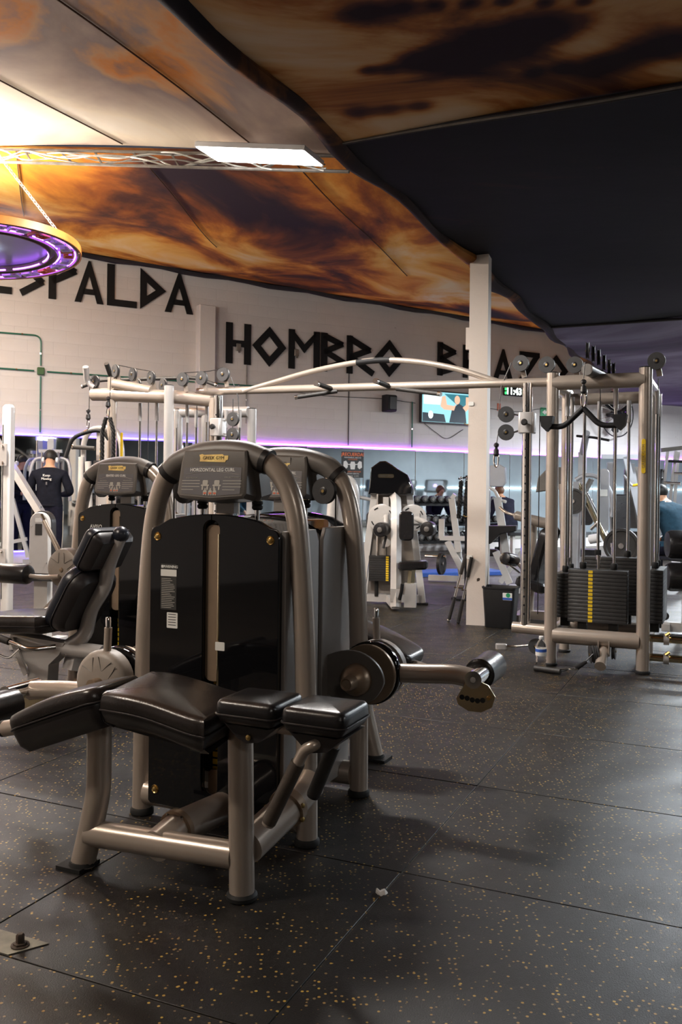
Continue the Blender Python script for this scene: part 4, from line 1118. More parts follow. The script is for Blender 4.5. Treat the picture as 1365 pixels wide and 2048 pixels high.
# ------------------------------------------------------------------ cable crossover
cx_ = thing('cable_crossover_machine', 'wide cable crossover machine with weight towers joined by an arched pull-up beam', 'cable machine', uv(0, 0), -AX)
def post(x, y, z0, z1, r=.040, mat='champagne'):
    o = obj('tower_post', MB().tube([(x, y, z0), (x, y, z1)], r, 20), mat, cx_)
    if z0 < .05: obj('foot_cap', MB().lathe([(r + .002, 0), (r + .006, .003), (r + .006, .016), (r, .022)], (x, y, 0), n=18), 'rubber', o)
    obj('post_cap', MB().lathe([(r, 0), (r * .9, .006), (r * .5, .010)], (x, y, z1), n=18), 'rubber', o)
    return o
wp = MB().slab(rrect(.40, .12, .008, 2), [(0, 0), (0, .0225), (.0012, .024)], ex=(1, 0, 0), ey=(0, 1, 0), en=(0, 0, 1)).mesh('weight_plate'); wp.materials.append(M['plate_iron'])
wq = MB().slab(rrect(.40, .12, .008, 2), [(0, 0), (0, .0225), (.0012, .024)], ex=(0, 1, 0), ey=(1, 0, 0), en=(0, 0, 1)).mesh('weight_plate'); wq.materials.append(M['plate_iron'])
def stack(x, y, z0, n, rot, lab=True, dx=.105, rodtop=1.95):
    for k in range(n):
        w = obj('weight_plate', wq if rot else wp, None, cx_, (x, y, z0 + .0262 * k))
        if lab and not rot:
            obj('number_label', MB().slab(rrect(.030, .020, .002, 1, -.045, .012), [(0, 0), (0, -.0008)], o=(0, -.0605, 0), ey=(0, 0, 1), en=(0, 1, 0)), 'yellow', w)
    top = z0 + .0262 * n
    for s_ in (-1, 1):
        X, Y = (x, y + s_ * dx) if rot else (x + s_ * dx, y)
        obj('guide_rod', MB().cyl((X, Y, z0 - .03), (X, Y, rodtop), .011, n=10), 'chrome', cx_)
        obj('rod_sleeve', MB().cyl((X, Y, rodtop - .16), (X, Y, rodtop), .017, n=10), 'silver', cx_)
        obj('bump_stop', MB().lathe([(.02, 0), (.024, .006), (.024, .04), (.02, .046)], (X, Y, top + .002), n=12), 'rubber', cx_)
        obj('stack_foot', MB().box((X, Y, z0 - .035), (.06, .06, .065)), 'rubber', cx_)
    obj('stack_coupling', MB().cyl((x, y, top), (x, y, top + .07), .012, n=10).cyl((x, y, top + .07), (x, y, top + .10), .018, n=10), 'chrome', cx_)
    obj('cable', MB().cyl((x, y, top + .09), (x, y, rodtop + .1), .0035, n=6), 'cable', cx_)
# --- right tower
UL, UR, VF, VB = -1.165, -.545, 6.28, 6.86
post(UL, VF, .02, 2.06, .044); post(UR, VF, .02, 2.07, .044)
post(UL, VB, .02, 2.04, .040); post(UR - .02, VB + .02, .02, 1.98, .040)
obj('top_crossbar', MB().cyl((UL, VF, 1.99), (UR, VF, 1.99), .052, n=20), 'champagne', cx_)
obj('top_crossbar', MB().cyl((UL, VF, 1.98), (UL, VB, 1.98), .045, n=18), 'champagne', cx_)
obj('top_crossbar', MB().cyl((UR, VF, 1.98), (UR, VB, 1.98), .045, n=18), 'champagne', cx_)
obj('top_crossbar', MB().cyl((UL, VB, 1.93), (UR, VB, 1.93), .045, n=18), 'champagne', cx_)
obj('bottom_crossbar', MB().cyl((UL + .02, VF, .215), (UR - .02, VF, .215), .056, n=20), 'champagne', cx_)
obj('bottom_crossbar', MB().cyl((UL, VB, .215), (UR, VB, .215), .045, n=18), 'champagne', cx_)
for u in (UL, UR): obj('bottom_crossbar', MB().cyl((u, VF, .22), (u, VB, .22), .042, n=18), 'champagne', cx_)
stack((UL + UR) / 2, VF + .10, .315, 14, False, rodtop=1.97)
stack((UL + UR) / 2 + .05, VB - .10, .33, 16, False, lab=False, rodtop=1.9)
stack(UL + .07, (VF + VB) / 2, .33, 12, True, rodtop=1.93)
stack(UR + .06, (VF + VB) / 2, .33, 14, True, rodtop=1.93)
badge = obj('name_badge', MB().slab(rrect(.028, .235, .014, 5), [(0, 0), (.002, -.004)], o=(UR - .004, VF - .0425, 1.47), ey=(0, 0, 1), en=(0, 1, 0)), 'yellow', cx_)
badge['label'] = 'yellow badge with vertical lettering'
text('badge_text', 'GREEK GYM', .030, 'bronze', badge, (UR - .004, VF - .047, 1.47), (0, 0, 1), (-1, 0, 0))
# --- left tower
LA, LB = -5.02, -4.03
post(LA, VF, .02, 2.19, .042); post(-4.39, VF - .04, .02, 2.09, .042, 'silver'); post(LB, VF + .1, .02, 1.99, .044)
post(-4.72, VB, .02, 1.95, .042, 'silver'); post(-4.45, VB + .05, .02, 1.95, .042, 'silver'); post(-4.02, VB + .15, .02, 1.95, .042, 'silver')
obj('top_crossbar', MB().tube([(LA - .21, VF, 2.05), (LA, VF, 2.04), (-4.4, VF + .05, 2.005), (LB, VF + .12, 1.97)], .058, 20), 'champagne', cx_)
obj('top_crossbar', MB().cyl((-4.98, VF - .03, 2.13), (-4.62, VF + .02, 2.06), .045, n=18), 'champagne', cx_)
obj('top_crossbar', MB().cyl((LA + .2, VB, 1.93), (LB, VB + .1, 1.92), .05, n=18), 'silver', cx_)
obj('bottom_crossbar', MB().cyl((LA, VF, .215), (LB, VF + .1, .215), .056, n=18), 'champagne', cx_)
stack(-4.72, VF + .12, .33, 14, False, rodtop=1.97, dx=.09)
stack(-4.24, VF + .16, .33, 14, False, rodtop=1.95, dx=.10)
stack(-4.55, VB - .12, .33, 14, False, lab=False, rodtop=1.93)
stack(-4.12, VB - .02, .33, 12, False, lab=False, rodtop=1.93, dx=.07)
b2 = obj('name_badge', MB().slab(rrect(.028, .30, .014, 5), [(0, 0), (.002, -.004)], o=(LA + .06, VF + .06, 1.56), ey=(0, 0, 1), en=(0, 1, 0)), 'yellow', cx_)
# --- beam, arch, pull-up grips
bz = 2.035
obj('pullup_beam', MB().cyl((-4.18, VF + .08, bz + .01), (UL, VF + .05, bz - .03), .032, n=18), 'champagne', cx_)
ap = [(-3.72, 2.03), (-3.45, 2.09), (-3.1, 2.165), (-2.75, 2.215), (-2.5, 2.228), (-2.2, 2.20), (-1.9, 2.135), (-1.62, 2.04), (-1.50, 2.0)]
ar = obj('beam_arch', MB().tube(cat([(u, VF + .06, z) for u, z in ap], 5), .022, 14), 'champagne', cx_)
obj('arch_badge', MB().tube([(u, VF + .06, z) for u, z in ((-2.70, 2.2195), (-2.6, 2.2255), (-2.5, 2.228), (-2.42, 2.2255))], .0235, 14), 'matt_black', ar)
for u in (-2.93, -2.44):
    g = obj('pullup_grip', MB().cyl((u + .02, VF + .05, 2.02), (u - .0, VF - .16, 2.035), .019, n=14), 'grip', cx_)
    obj('grip_cap', MB().cyl((u, VF - .16, 2.035), (u - .003, VF - .19, 2.037), .022, n=14), 'chrome', g)
for u0, u1, z1 in ((-2.86, -3.16, 1.955), (-2.36, -2.00, 1.94)):
    g = obj('pullup_grip', MB().tube([(u0, VF + .05, 2.0), (u1, VF - .04, z1)], .017, 14), 'grip', cx_)
    obj('grip_cap', MB().cyl((u1, VF - .04, z1), (u1 + (.025 if u1 > u0 else -.025), VF - .047, z1 - .004), .018, n=14), 'chrome', g)
# --- adjustable columns
def adj(u, v, z0, z1, zc, side):
    c = obj('adjust_column', MB().tube([(u, v, z0), (u, v, z1)], .036, 20), 'chrome', cx_)
    nh = int((z1 - z0 - .15) / .062)
    for k in range(nh):
        z = z0 + .1 + .062 * k
        if abs(z - zc) < .09: continue
        obj('adjust_hole', MB().lathe([(.008, 0), (.008, -.001)], (u + .0, v - .0358, z), (0, 1, 0), 8), 'matt_black', c)
    k_ = obj('carriage', MB().slab(rrect(.115, .115, .025, 3, u, v), [(.004, zc - .075), (0, zc - .07), (0, zc + .07), (.004, zc + .075)], ex=(1, 0, 0), ey=(0, 1, 0), en=(0, 0, 1)), 'silver', cx_)
    obj('carriage_knob', MB().lathe([(.010, 0), (.010, -.02), (.022, -.026), (.024, -.045), (.016, -.056)], (u, v - .056, zc), (0, 1, 0), 14), 'black_plastic', k_)
    for dz in (.065, -.065):
        pulley('pulley', cx_, (u + side * .15, v - .01, zc + dz), .058, .026, (.1 * side, 1, 0))
        obj('pulley_arm', MB().bar((u + side * .05, v, zc + dz * .8), (u + side * .15, v, zc + dz * 1.25), .02, .012), 'chrome', cx_)
    obj('cable', MB().tube([(u + side * .21, v - .01, zc + .05), (u + side * .19, v, bz - .05), (u + side * .12, v, bz + .12)], .0035, 6), 'cable', cx_)
    obj('cable', MB().cyl((u - side * .09, v, z0 + .1), (u - side * .09, v, zc + .05), .0035, n=6), 'cable', cx_)
adj(-1.352, VF + .03, .25, 2.0, 1.715, -1)
adj(-3.96, VF + .06, .25, 2.0, 1.735, 1)
obj('foot_bar', MB().cyl((-1.44, VF + .03, .245), (UL, VF + .02, .24), .040, n=18), 'champagne', cx_)
obj('foot_bar', MB().cyl((-3.86, VF + .06, .245), (LB, VF + .1, .24), .040, n=18), 'champagne', cx_)
# low pulleys
pulley('low_pulley', cx_, (-1.27, VF + .03, .12), .055, .024, (.1, 1, 0))
pulley('low_pulley', cx_, (-.87, VF - .08, .115), .06, .024, (1, .35, .1))
pulley('low_pulley', cx_, (-.84, VF - .09, .12), .06, .022, (1, .35, .1))
pulley('low_pulley', cx_, (-.735, VF + .02, .13), .055, .024, (1, 0, 0))
lp = obj('low_arm', MB().cyl((-.80, VF + .02, .16), (-.80, VF - .17, .055), .038, n=16), 'champagne', cx_)
for u in (-.83, -.76): obj('bracket_plate', MB().box((u, VF - .03, .155), (.008, .06, .10)), 'champagne', lp)
# chrome low rails towards the right
for z in (.235, .105):
    r_ = obj('low_rail', MB().cyl((UR + .02, VF + .06, z), (UR + .9, VF + .06, z), .026, n=16), 'gold_chrome', cx_)
    obj('rail_clamp', MB().cyl((UR + .13, VF + .06, z), (UR + .165, VF + .06, z), .040, n=16), 'silver', r_)
    obj('clamp_bolt', MB().cyl((UR + .145, VF + .02, z + .03), (UR + .17, VF + .02, z + .05), .012, n=8), 'brass', r_)
obj('low_rail_end', MB().cyl((UR + .9, VF + .06, .02), (UR + .9, VF + .06, .3), .035, n=16), 'champagne', cx_)
# top pulleys
for u, v, z, ax in ((-1.40, VF + .02, 2.145, (.05, 1, 0)), (-1.215, VF + .02, 2.125, (.05, 1, 0)), (-1.02, VF + .02, 2.115, (.05, 1, 0)), (-.475, VF - .02, 2.11, (.05, 1, 0)),
                    (-5.20, VF - .02, 2.16, (.25, 1, 0)), (-4.97, VF - .02, 2.245, (.5, 1, 0)), (-4.80, VF, 2.21, (.5, 1, 0)), (-4.62, VF + .02, 2.175, (.5, 1, 0)),
                    (-4.28, VF, 2.145, (.12, 1, 0)), (-4.09, VF, 2.148, (.12, 1, 0)), (-3.885, VF + .01, 2.172, (.05, 1, 0)),
                    (-4.90, VF + .2, 2.14, (.5, 1, 0)), (-4.66, VF + .25, 2.14, (.5, 1, 0))):
    pulley('pulley', cx_, (u, v, z), .058, .026, ax)
    obj('pulley_arm', MB().bar((u, v + .02, z), (u + .02, v + .03, z - .10), .035, .012, (0, 1, 0)), 'champagne', cx_)
for k, (du, dv, dz) in enumerate(((0, 0, .125), (.03, .06, .11), (.055, .14, .095), (.08, .22, .07), (.10, .34, .055), (.12, .42, .04))):
    pulley('pulley', cx_, (-.91 + du, VF - .14 + dv, 2.06 + dz), .056, .022, (1, .12, 0))
obj('pulley_boom', MB().tube([(-.91, VF - .16, 2.055), (-.80, VF + .4, 2.03)], .040, 16), 'grey_plastic', cx_)
# lat handles and cables
obj('cable', MB().tube([(-.92, VF - .19, 2.1), (-.925, VF - .20, 1.99)], .0035, 6), 'cable', cx_)
obj('cable', MB().tube([(-4.99, VF - .06, 2.2), (-4.985, VF - .08, 1.95)], .0035, 6), 'cable', cx_)
obj('cable', MB().tube([(-5.24, VF - .04, 2.13), (-5.235, VF - .05, 1.88)], .0035, 6), 'cable', cx_)
obj('cable', MB().tube([(-1.56, VF + .02, 1.64), (-1.565, VF - .01, 1.56)], .0035, 6), 'cable', cx_)
obj('pulley_cable', MB().tube(cat([(-4.97, VF - .02, 2.30), (-4.80, VF, 2.265), (-4.62, VF, 2.23)], 5), .0035, 6), 'cable', cx_)
obj('pulley_cable', MB().tube(cat([(-4.28, VF, 2.20), (-4.0, VF, 2.205), (-3.885, VF, 2.23)], 5), .0035, 6), 'cable', cx_)
# pull-up bars on the left tower
h = obj('chin_bar', MB().tube(fil([(-5.60, VF + .3, 2.17), (-5.42, VF + .3, 2.22), (-4.35, VF + .3, 2.20), (-4.15, VF + .3, 2.13)], .08, 5), .017, 12), 'grip', cx_)
for p in ((-5.61, VF + .3, 2.167), (-4.14, VF + .3, 2.128)): obj('grip_cap', MB().sph(p, .019, 10), 'chrome', h)
h = obj('chin_arm', MB().tube(fil([(-5.20, VF - .02, 2.11), (-5.27, VF - .04, 2.16), (-5.22, VF - .12, 2.28)], .05, 5), .026, 14), 'silver', cx_)
obj('chin_grip', MB().cyl((-5.12, VF + .1, 2.22), (-5.09, VF + .0, 2.32), .022, n=12), 'grip', cx_)

# ------------------------------------------------------------------ attachments that hang or lie about (each can be unhooked)
def carab(t, p, s=1.0):
    o = obj('snap_hook', MB().tube([Vector(p) + Vector((.011 * math.cos(a) * s, 0, .035 * math.sin(a) * s)) for a in [2 * math.pi * k / 12 for k in range(12)]], .004 * s, 6, closed=True), 'chrome', t)
    return o
def stopper(t, p):
    return obj('cable_stop', MB().lathe([(.012, -.055), (.022, -.04), (.018, -.005), (.010, 0), (.010, .012), (.019, .02), (.019, .034), (.008, .044)], p, n=14), 'black_plastic', t)
vh = thing('v_pull_bar', 'black V-shaped pull bar hanging from the weight tower', 'pull bar', uv(-.925, VF - .20, 1.70), -AX)
stopper(vh, (0, 0, .24)); carab(vh, (0, 0, .145), 1.4)
obj('bar', MB().tube(fil([(-.22, 0, -.03), (-.13, 0, -.035), (0, 0, .09), (0, 0, .09), (.11, 0, -.03), (.22, 0, -.03)], .05, 5), .019, 14), 'matt_black', vh)
for sx in (-1, 1):
    obj('paddle_grip', MB().slab([(-.045, .07), (.045, .07), (.035, .0), (.0, -.035), (-.035, .0)], [(0, -.04), (0, .04), (.008, .046)], o=(sx * .24, 0, -.03), ey=(0, 0, 1), en=(0, 1, 0)), 'matt_black', vh)
rp = thing('triceps_rope', 'twisted black triceps rope hanging from the left weight tower', 'rope', uv(-4.985, VF - .10, 1.80), -AX)
stopper(rp, (0, 0, .17)); carab(rp, (0, 0, .075), 1.3)
for sx in (-1, 1):
    for ph in (0, 2.09, 4.19):
        P = []
        for k in range(60):
            z = .03 - .0085 * k
            x = sx * (.02 + .04 * min(1, k / 14)); a = k * .5 + ph
            P.append((x + .010 * math.cos(a), .010 * math.sin(a), z))
        obj('rope_strand', MB().tube(P, .0105, 6), 'rope', rp)
    obj('rope_end', MB().lathe([(.02, 0), (.034, -.01), (.036, -.03), (.026, -.045)], (sx * .062, 0, -.475), n=14), 'black_plastic', rp)
lb = thing('lat_bar', 'short curved black pull bar hanging at the side of the left weight tower', 'pull bar', uv(-5.235, VF - .06, 1.72), -AX)
stopper(lb, (0, 0, .15)); carab(lb, (0, 0, .06), 1.2)
b_ = obj('bar', MB().tube(fil([(-.21, -.05, -.24), (-.15, -.03, -.06), (.02, .0, .0), (.14, .02, .005), (.22, .04, -.10)], .06, 5), .018, 12), 'matt_black', lb)
obj('collar', MB().cyl((-.03, -.005, -.016), (.0, .0, -.004), .021, n=12), 'chrome', b_)
sh_ = thing('cable_hook', 'black cable end with snap hook hanging from the adjustable column pulley', 'hook', uv(-1.565, VF - .01, 1.48), -AX)
stopper(sh_, (0, 0, .05)); carab(sh_, (0, 0, -.03), 1.5)
gh = thing('stirrup_grip', 'black stirrup cable handle lying on the floor below the weight tower', 'handle', uv(-1.02, 6.00, .0), -AX)
obj('grip', MB().cyl((-.20, .02, .021), (-.02, -.02, .021), .020, n=14), 'grip', gh)
obj('strap', MB().tube(fil([(-.19, .03, .02), (-.09, .07, .02), (.03, .05, .03), (-.02, -.01, .022)], .04, 5), .006, 8), 'black_plastic', gh)
obj('snap_hook', MB().tube([(.05 + .03 * math.cos(a), .05 + .012 * math.sin(a), .03) for a in [2 * math.pi * k / 12 for k in range(12)]], .004, 6, closed=True), 'chrome', gh)
obj('cable_stop', MB().cyl((.07, .06, .04), (.13, .10, .08), .018, .012, n=12), 'black_plastic', gh)
obj('cable', MB().tube([(.12, .10, .075), (.17, .14, .13)], .005, 6), 'cable', gh)
sb = thing('ankle_strap_bar', 'short chrome pull handle lying on the floor by the waste bin', 'handle', uv(-1.55, 6.75, 0), -AX)
obj('bar', MB().tube(fil([(-.08, 0, .02), (.0, .02, .02), (.13, .03, .04), (.22, .03, .055)], .03, 4), .010, 10), 'chrome', sb)
obj('clamp', MB().slab(rrect(.09, .05, .012, 3), [(0, 0), (0, .035), (.006, .04)], o=(-.08, 0, .001), ex=(.9, .3, 0), ey=(-.3, .9, 0), en=(0, 0, 1)), 'silver', sb)
# ------------------------------------------------------------------ background machines
def fpos(px, d): return Vector(((px - CX) / FPX * d, d, 0))
# white lateral raise machine
A_ = thing('lateral_raise_machine', 'white lateral raise machine with dark hood, round white cams and black arm rollers', 'lateral raise machine', fpos(785, 9.45), R(-8))
for sx, xt in ((-1, -.19), (1, .18)):
    l = obj('frame_leg', MB().bar((sx * .335, .05, .02), (xt, .05, 1.22), .07, .07, (0, 1, 0)), 'white_frame', A_)
    obj('leg_foot', MB().box((sx * .335, .05, .01), (.12, .10, .02)), 'rubber', l)
obj('top_bar', MB().bar((-.24, .05, 1.2), (.23, .05, 1.2), .07, .06), 'white_frame', A_)
hd = [(-.25, 1.18), (.21, 1.18), (.22, 1.25), (.16, 1.39), (.05, 1.455), (-.01, 1.50), (-.07, 1.535), (-.13, 1.53), (-.225, 1.46), (-.24, 1.26)]
h_ = obj('hood', MB().slab(hd, [(.01, .16), (0, .15), (0, -.08), (.012, -.10)], ey=(0, 0, 1), en=(0, 1, 0)), 'gloss_black', A_)
b_ = obj('hood_badge', MB().slab(rrect(.17, .04, .015, 3, -.06, 1.375), [(0, 0), (0, -.004)], o=(0, -.10, 0), ey=(0, 0, 1), en=(0, 1, 0)), 'gold_chrome', h_)
text('badge_text', 'GREEK GYM', .028, 'ink_black', b_, (-.06, -.105, 1.375), (1, 0, 0), (0, 0, 1))
obj('back_panel', MB().slab([(-.27, .1), (.27, .1), (.17, 1.2), (-.17, 1.2)], [(0, 0), (0, .02)], o=(0, .10, 0), ey=(0, 0, 1), en=(0, 1, 0)), 'taupe_plastic', A_)
obj('base_bar', MB().bar((-.33, .05, .06), (.33, .05, .06), .07, .08).bar((-.02, .05, .06), (.09, -.52, .06), .08, .08), 'white_frame', A_)
obj('front_column', MB().tube(fil([(.0, .04, 1.14), (.05, -.14, 1.16), (.075, -.34, .9), (.09, -.52, .04)], .14, 6), .055, 4, up=(1, 1, 0)), 'white_frame', A_)
obj('foot_plate', MB().box((.09, -.53, .16), (.11, .02, .13)), 'white_frame', A_)
for x, z in ((-.10, .93), (.23, .93)):
    d_ = obj('cam_disc', MB().lathe([(.13, .0), (.147, -.004), (.147, -.02), (.13, -.026), (.03, -.026)], (x, -.10, z), (0, 1, 0), 32), 'white_frame', A_)
    for a0 in (20, 110, 200, 290):
        obj('disc_slot', MB().tube([(x + .112 * math.cos(R(a0 + 6 * k)), -.1275, z + .112 * math.sin(R(a0 + 6 * k))) for k in range(5)], .007, 5), 'matt_black', d_)
    obj('disc_hub', MB().box((x + .04, -.14, z), (.07, .04, .11)), 'white_frame', d_)
for x, xr, zr in ((-.08, -.06, .815), (.24, .42, .83)):
    a = obj('lift_arm', MB().tube(fil([(x + .02, -.14, .93), ((x + xr) / 2 + .03, -.22, .95 if xr < 0 else .90), (xr + (-.02 if xr > 0 else .02), -.26, zr + .03)], .05, 5), .028, 10), 'white_frame', A_)
    r_ = obj('arm_roller', MB().lathe([(.05, 0), (.07, -.006), (.076, -.02), (.076, -.17), (.07, -.185), (.045, -.19)], (xr, -.24, zr), (.15, 1, 0), 22), 'vinyl', A_)
    obj('roller_cap', MB().lathe([(.03, 0), (.026, -.018), (.014, -.022)], Vector((xr, -.24, zr)) + Vector((.15, 1, 0)).normalized() * -.19, (.15, 1, 0), 14), 'grey_plastic', r_)
obj('handle', MB().cyl((-.03, -.33, .75), (-.06, -.34, .62), .014, n=10), 'grip', A_)
obj('chest_pad', MB().slab(rrect(.15, .30, .05, 5), [(.01, .03), (0, .02), (0, -.02), (.014, -.035)], o=(.185, -.44, .86), ey=(0, -.05, 1), en=(0, 1, 0)), 'vinyl', A_)
obj('pad_stem', MB().bar((.12, -.38, .86), (.18, -.42, .86), .04, .05), 'white_frame', A_)
obj('seat', MB().slab(rrect(.30, .22, .05, 4), [(.02, -.05), (0, -.03), (0, .02), (.015, .035)], o=(.26, -.46, .47), ex=(1, 0, .06), ey=(0, 1, 0), en=(0, 0, 1)), 'vinyl', A_)
obj('seat_post', MB().cyl((.23, -.48, .18), (.25, -.46, .43), .036, n=4), 'gold_chrome', A_)
obj('seat_socket', MB().box((.235, -.48, .16), (.12, .10, .24)), 'white_frame', A_)
obj('adjust_lever', MB().tube([(.13, -.55, .12), (.15, -.57, .2), (.16, -.57, .28)], .018, 8), 'matt_black', A_)
sm = MB().slab(rrect(.34, .14, .01, 2), [(0, 0), (0, .0215), (.001, .0225)], ex=(1, 0, 0), ey=(0, 1, 0), en=(0, 0, 1)).mesh('weight_plate'); sm.materials.append(M['plate_iron'])
for k in range(11):
    w = obj('weight_plate', sm, None, A_, (-.07, .02, .25 + .0245 * k))
    obj('number_label', MB().slab(rrect(.03, .018, .001, 1, .03, .011), [(0, 0), (0, -.001)], o=(0, -.0705, 0), ey=(0, 0, 1), en=(0, 1, 0)), 'yellow', w)
for x in (-.16, .02):
    obj('guide_rod', MB().cyl((x, .02, .1), (x, .02, 1.2), .011, n=8), 'chrome', A_)
    obj('stack_foot', MB().cyl((x, .02, .08), (x, .02, .25), .022, n=10), 'rubber', A_)
obj('lifting_pulley', MB().lathe([(.045, 0), (.045, -.025)], (-.055, .0, .66), (0, 1, 0), 18), 'white_frame', A_)
obj('cable', MB().cyl((-.055, -.01, .52), (-.055, -.01, 1.15), .005, n=6), 'cable', A_)
obj('link_plate', MB().slab([(-.03, 1.15), (.03, 1.15), (.03, 1.02), (.0, .95), (-.03, 1.0)], [(0, 0), (0, -.02)], o=(-.06, -.06, 0), ey=(0, 0, 1), en=(0, 1, 0)), 'white_frame', A_)

B_ = thing('chest_press_machine', 'white machine with bent tube frame and grey hood beside the lateral raise machine', 'press machine', fpos(706, 9.9), R(-8))
obj('frame_tube', MB().tube(fil([(.05, 0, .01), (.02, 0, 1.18), (-.02, 0, 1.33), (-.22, .05, 1.34), (-.30, .05, .01)], .10, 6), .060, 14), 'white_frame', B_)
obj('hood', MB().slab([(-.30, 1.18), (-.02, 1.18), (-.04, 1.32), (-.12, 1.40), (-.24, 1.40), (-.31, 1.30)], [(.01, .2), (0, .18), (0, .08), (.01, .07)], ey=(0, 0, 1), en=(0, 1, 0)), 'grey_plastic', B_)
obj('side_panel', MB().box((-.14, .12, .62), (.24, .03, 1.1)), 'white_frame', B_)
obj('seat', MB().slab(rrect(.22, .28, .05, 4), [(.02, -.04), (0, -.02), (0, .03), (.02, .045)], o=(.16, .25, .45), ex=(1, 0, 0), ey=(0, 1, 0), en=(0, 0, 1)), 'vinyl', B_)
obj('backrest', MB().slab(rrect(.26, .5, .08, 5), [(.02, .04), (0, .02), (0, -.02), (.02, -.04)], o=(.17, .36, .72), ex=(0, 1, 0), ey=(0, 0, 1), en=(1, 0, 0)), 'vinyl', B_)
obj('seat_post', MB().bar((.16, .25, .02), (.16, .25, .42), .07, .07), 'white_frame', B_)
obj('press_arm', MB().tube(fil([(.0, .2, 1.15), (.25, .2, 1.1), (.28, .2, .75)], .06, 5), .02, 10), 'white_frame', B_)

def plate_disc(t, c, r, w, axis, mat='plate_iron'):
    p = obj('weight_disc', MB().lathe([(r * .2, -w * .3), (r * .8, -w * .3), (r * .86, -w / 2), (r, -w / 2), (r, w / 2), (r * .86, w / 2), (r * .8, w * .3), (r * .2, w * .3)], c, axis, 28), mat, t)
    obj('disc_hub', MB().lathe([(r * .16, -w * .6), (r * .16, w * .6)], c, axis, 12), 'chrome', p)
    return p
C_ = thing('row_machine', 'white plate loaded row machine with a black disc behind the steel column', 'row machine', fpos(915, 11.6), R(-15))
obj('mast', MB().bar((-.07, 0, 1.12), (.03, 0, .42), .08, .07, (0, 1, 0)).bar((-.07, 0, 1.12), (-.03, 0, 1.18), .05, .05), 'white_frame', C_)
obj('lower_leg', MB().bar((-.12, 0, .56), (.16, 0, .04), .08, .06, (0, 1, 0)).bar((.02, 0, .46), (.04, .3, .04), .07, .07), 'white_frame', C_)
obj('cross_bar', MB().bar((-.22, 0, .60), (.18, 0, .60), .08, .06), 'white_frame', C_)
for q in ((-.20, .72, .26), (.17, .76, .34)): obj('upright', MB().box((q[0], 0, q[1]), (.07, .07, q[2])), 'white_frame', C_)
obj('base_bar', MB().bar((.05, -.1, .04), (.28, -.25, .04), .09, .07).bar((-.4, .2, .05), (.3, .2, .05), .07, .07), 'white_frame', C_)
plate_disc(C_, (-.18, -.12, .27), .145, .04, (1, -.2, 0))
obj('loading_peg', MB().cyl((-.40, -.09, .36), (-.12, -.13, .36), .02, n=10), 'chrome', C_)
obj('chest_pad', MB().slab(rrect(.16, .3, .05, 4), [(.02, .04), (0, .02), (0, -.02), (.02, -.04)], o=(.26, -.02, .95), ex=(0, 1, 0), ey=(0, 0, 1), en=(1, 0, 0)), 'vinyl', C_)
obj('handle', MB().cyl((.2, .0, .92), (.42, -.05, .90), .018, n=10), 'grip', C_)
obj('seat', MB().slab(rrect(.24, .26, .05, 4), [(.02, -.04), (0, -.02), (0, .03), (.02, .045)], o=(.42, .05, .42), ex=(1, 0, 0), ey=(0, 1, 0), en=(0, 0, 1)), 'vinyl', C_)

D_ = thing('preacher_curl_machine', 'white arm curl machine with grey arm pad right behind the waste bin', 'curl machine', fpos(985, 10.6), R(-15))
obj('upright', MB().box((-.07, 0, .55), (.09, .10, 1.06)), 'white_frame', D_)
obj('inclined_beam', MB().bar((.06, .05, 1.15), (.19, .05, .38), .09, .08, (0, 1, 0)), 'white_frame', D_)
obj('base_bar', MB().bar((-.14, 0, .05), (.38, 0, .05), .09, .08).bar((.25, -.25, .05), (.25, .25, .05), .09, .08), 'white_frame', D_)
obj('knee_frame', MB().bar((.05, 0, .5), (.22, 0, .12), .08, .05, (0, 1, 0)).bar((.36, .1, .5), (.1, .1, .12), .06, .05, (0, 1, 0)), 'white_frame', D_)
obj('back_pad', MB().slab(rrect(.14, .34, .05, 4), [(.02, .04), (0, .02), (0, -.02), (.02, -.035)], o=(-.08, -.08, 1.10), ey=(0, 0, 1), en=(0, 1, 0)), 'grey_frame', D_)
obj('arm_pad', MB().slab([(-.12, .05), (.28, .06), (.28, .0), (.10, -.04), (-.02, -.16), (-.14, -.16), (-.14, -.06)], [(.01, -.14), (0, -.13), (0, .13), (.01, .14)], o=(.02, -.05, .76), ey=(0, 0, 1), en=(0, 1, 0)), 'vinyl', D_)
obj('curl_arm', MB().tube(fil([(-.05, .1, 1.27), (.02, .1, 1.24), (.08, .1, 1.12), (.16, .05, 1.1)], .04, 4), .02, 8), 'white_frame', D_)
obj('hood', MB().slab([(-.06, 1.28), (.10, 1.28), (.14, 1.34), (.13, 1.52), (.06, 1.56), (-.06, 1.54)], [(.01, .45), (0, .43), (0, .3), (.01, .28)], ey=(0, 0, 1), en=(0, 1, 0)), 'grey_frame', D_)

E_ = thing('leg_extension_machine', 'champagne leg extension machine with black seat behind the drilled chrome column', 'leg extension machine', fpos(1068, 8.3), R(-24))
obj('cross_arm', MB().tube(fil([(-.32, .0, 1.07), (-.25, -.05, 1.02), (-.12, -.05, .99), (.10, -.02, .93), (.22, 0, .92)], .06, 5), [.014] * 8 + [.045] * 5 + [.052] * (len(fil([(-.32, .0, 1.07), (-.25, -.05, 1.02), (-.12, -.05, .99), (.10, -.02, .93), (.22, 0, .92)], .06, 5)) - 13), 12), 'champagne', E_)
obj('frame_leg', MB().tube([(-.05, .1, .05), (-.02, .1, .95)], .04, 12).tube([(.30, .1, .05), (.26, .1, 1.3)], .045, 12), 'champagne', E_)
obj('backrest', MB().slab(rrect(.30, .62, .08, 5), [(.02, .04), (0, .02), (0, -.03), (.02, -.05)], o=(.10, .0, .60), ex=(.25, .9, .1), ey=(.25, -.1, .95), en=(1, -.2, -.2)), 'vinyl', E_)
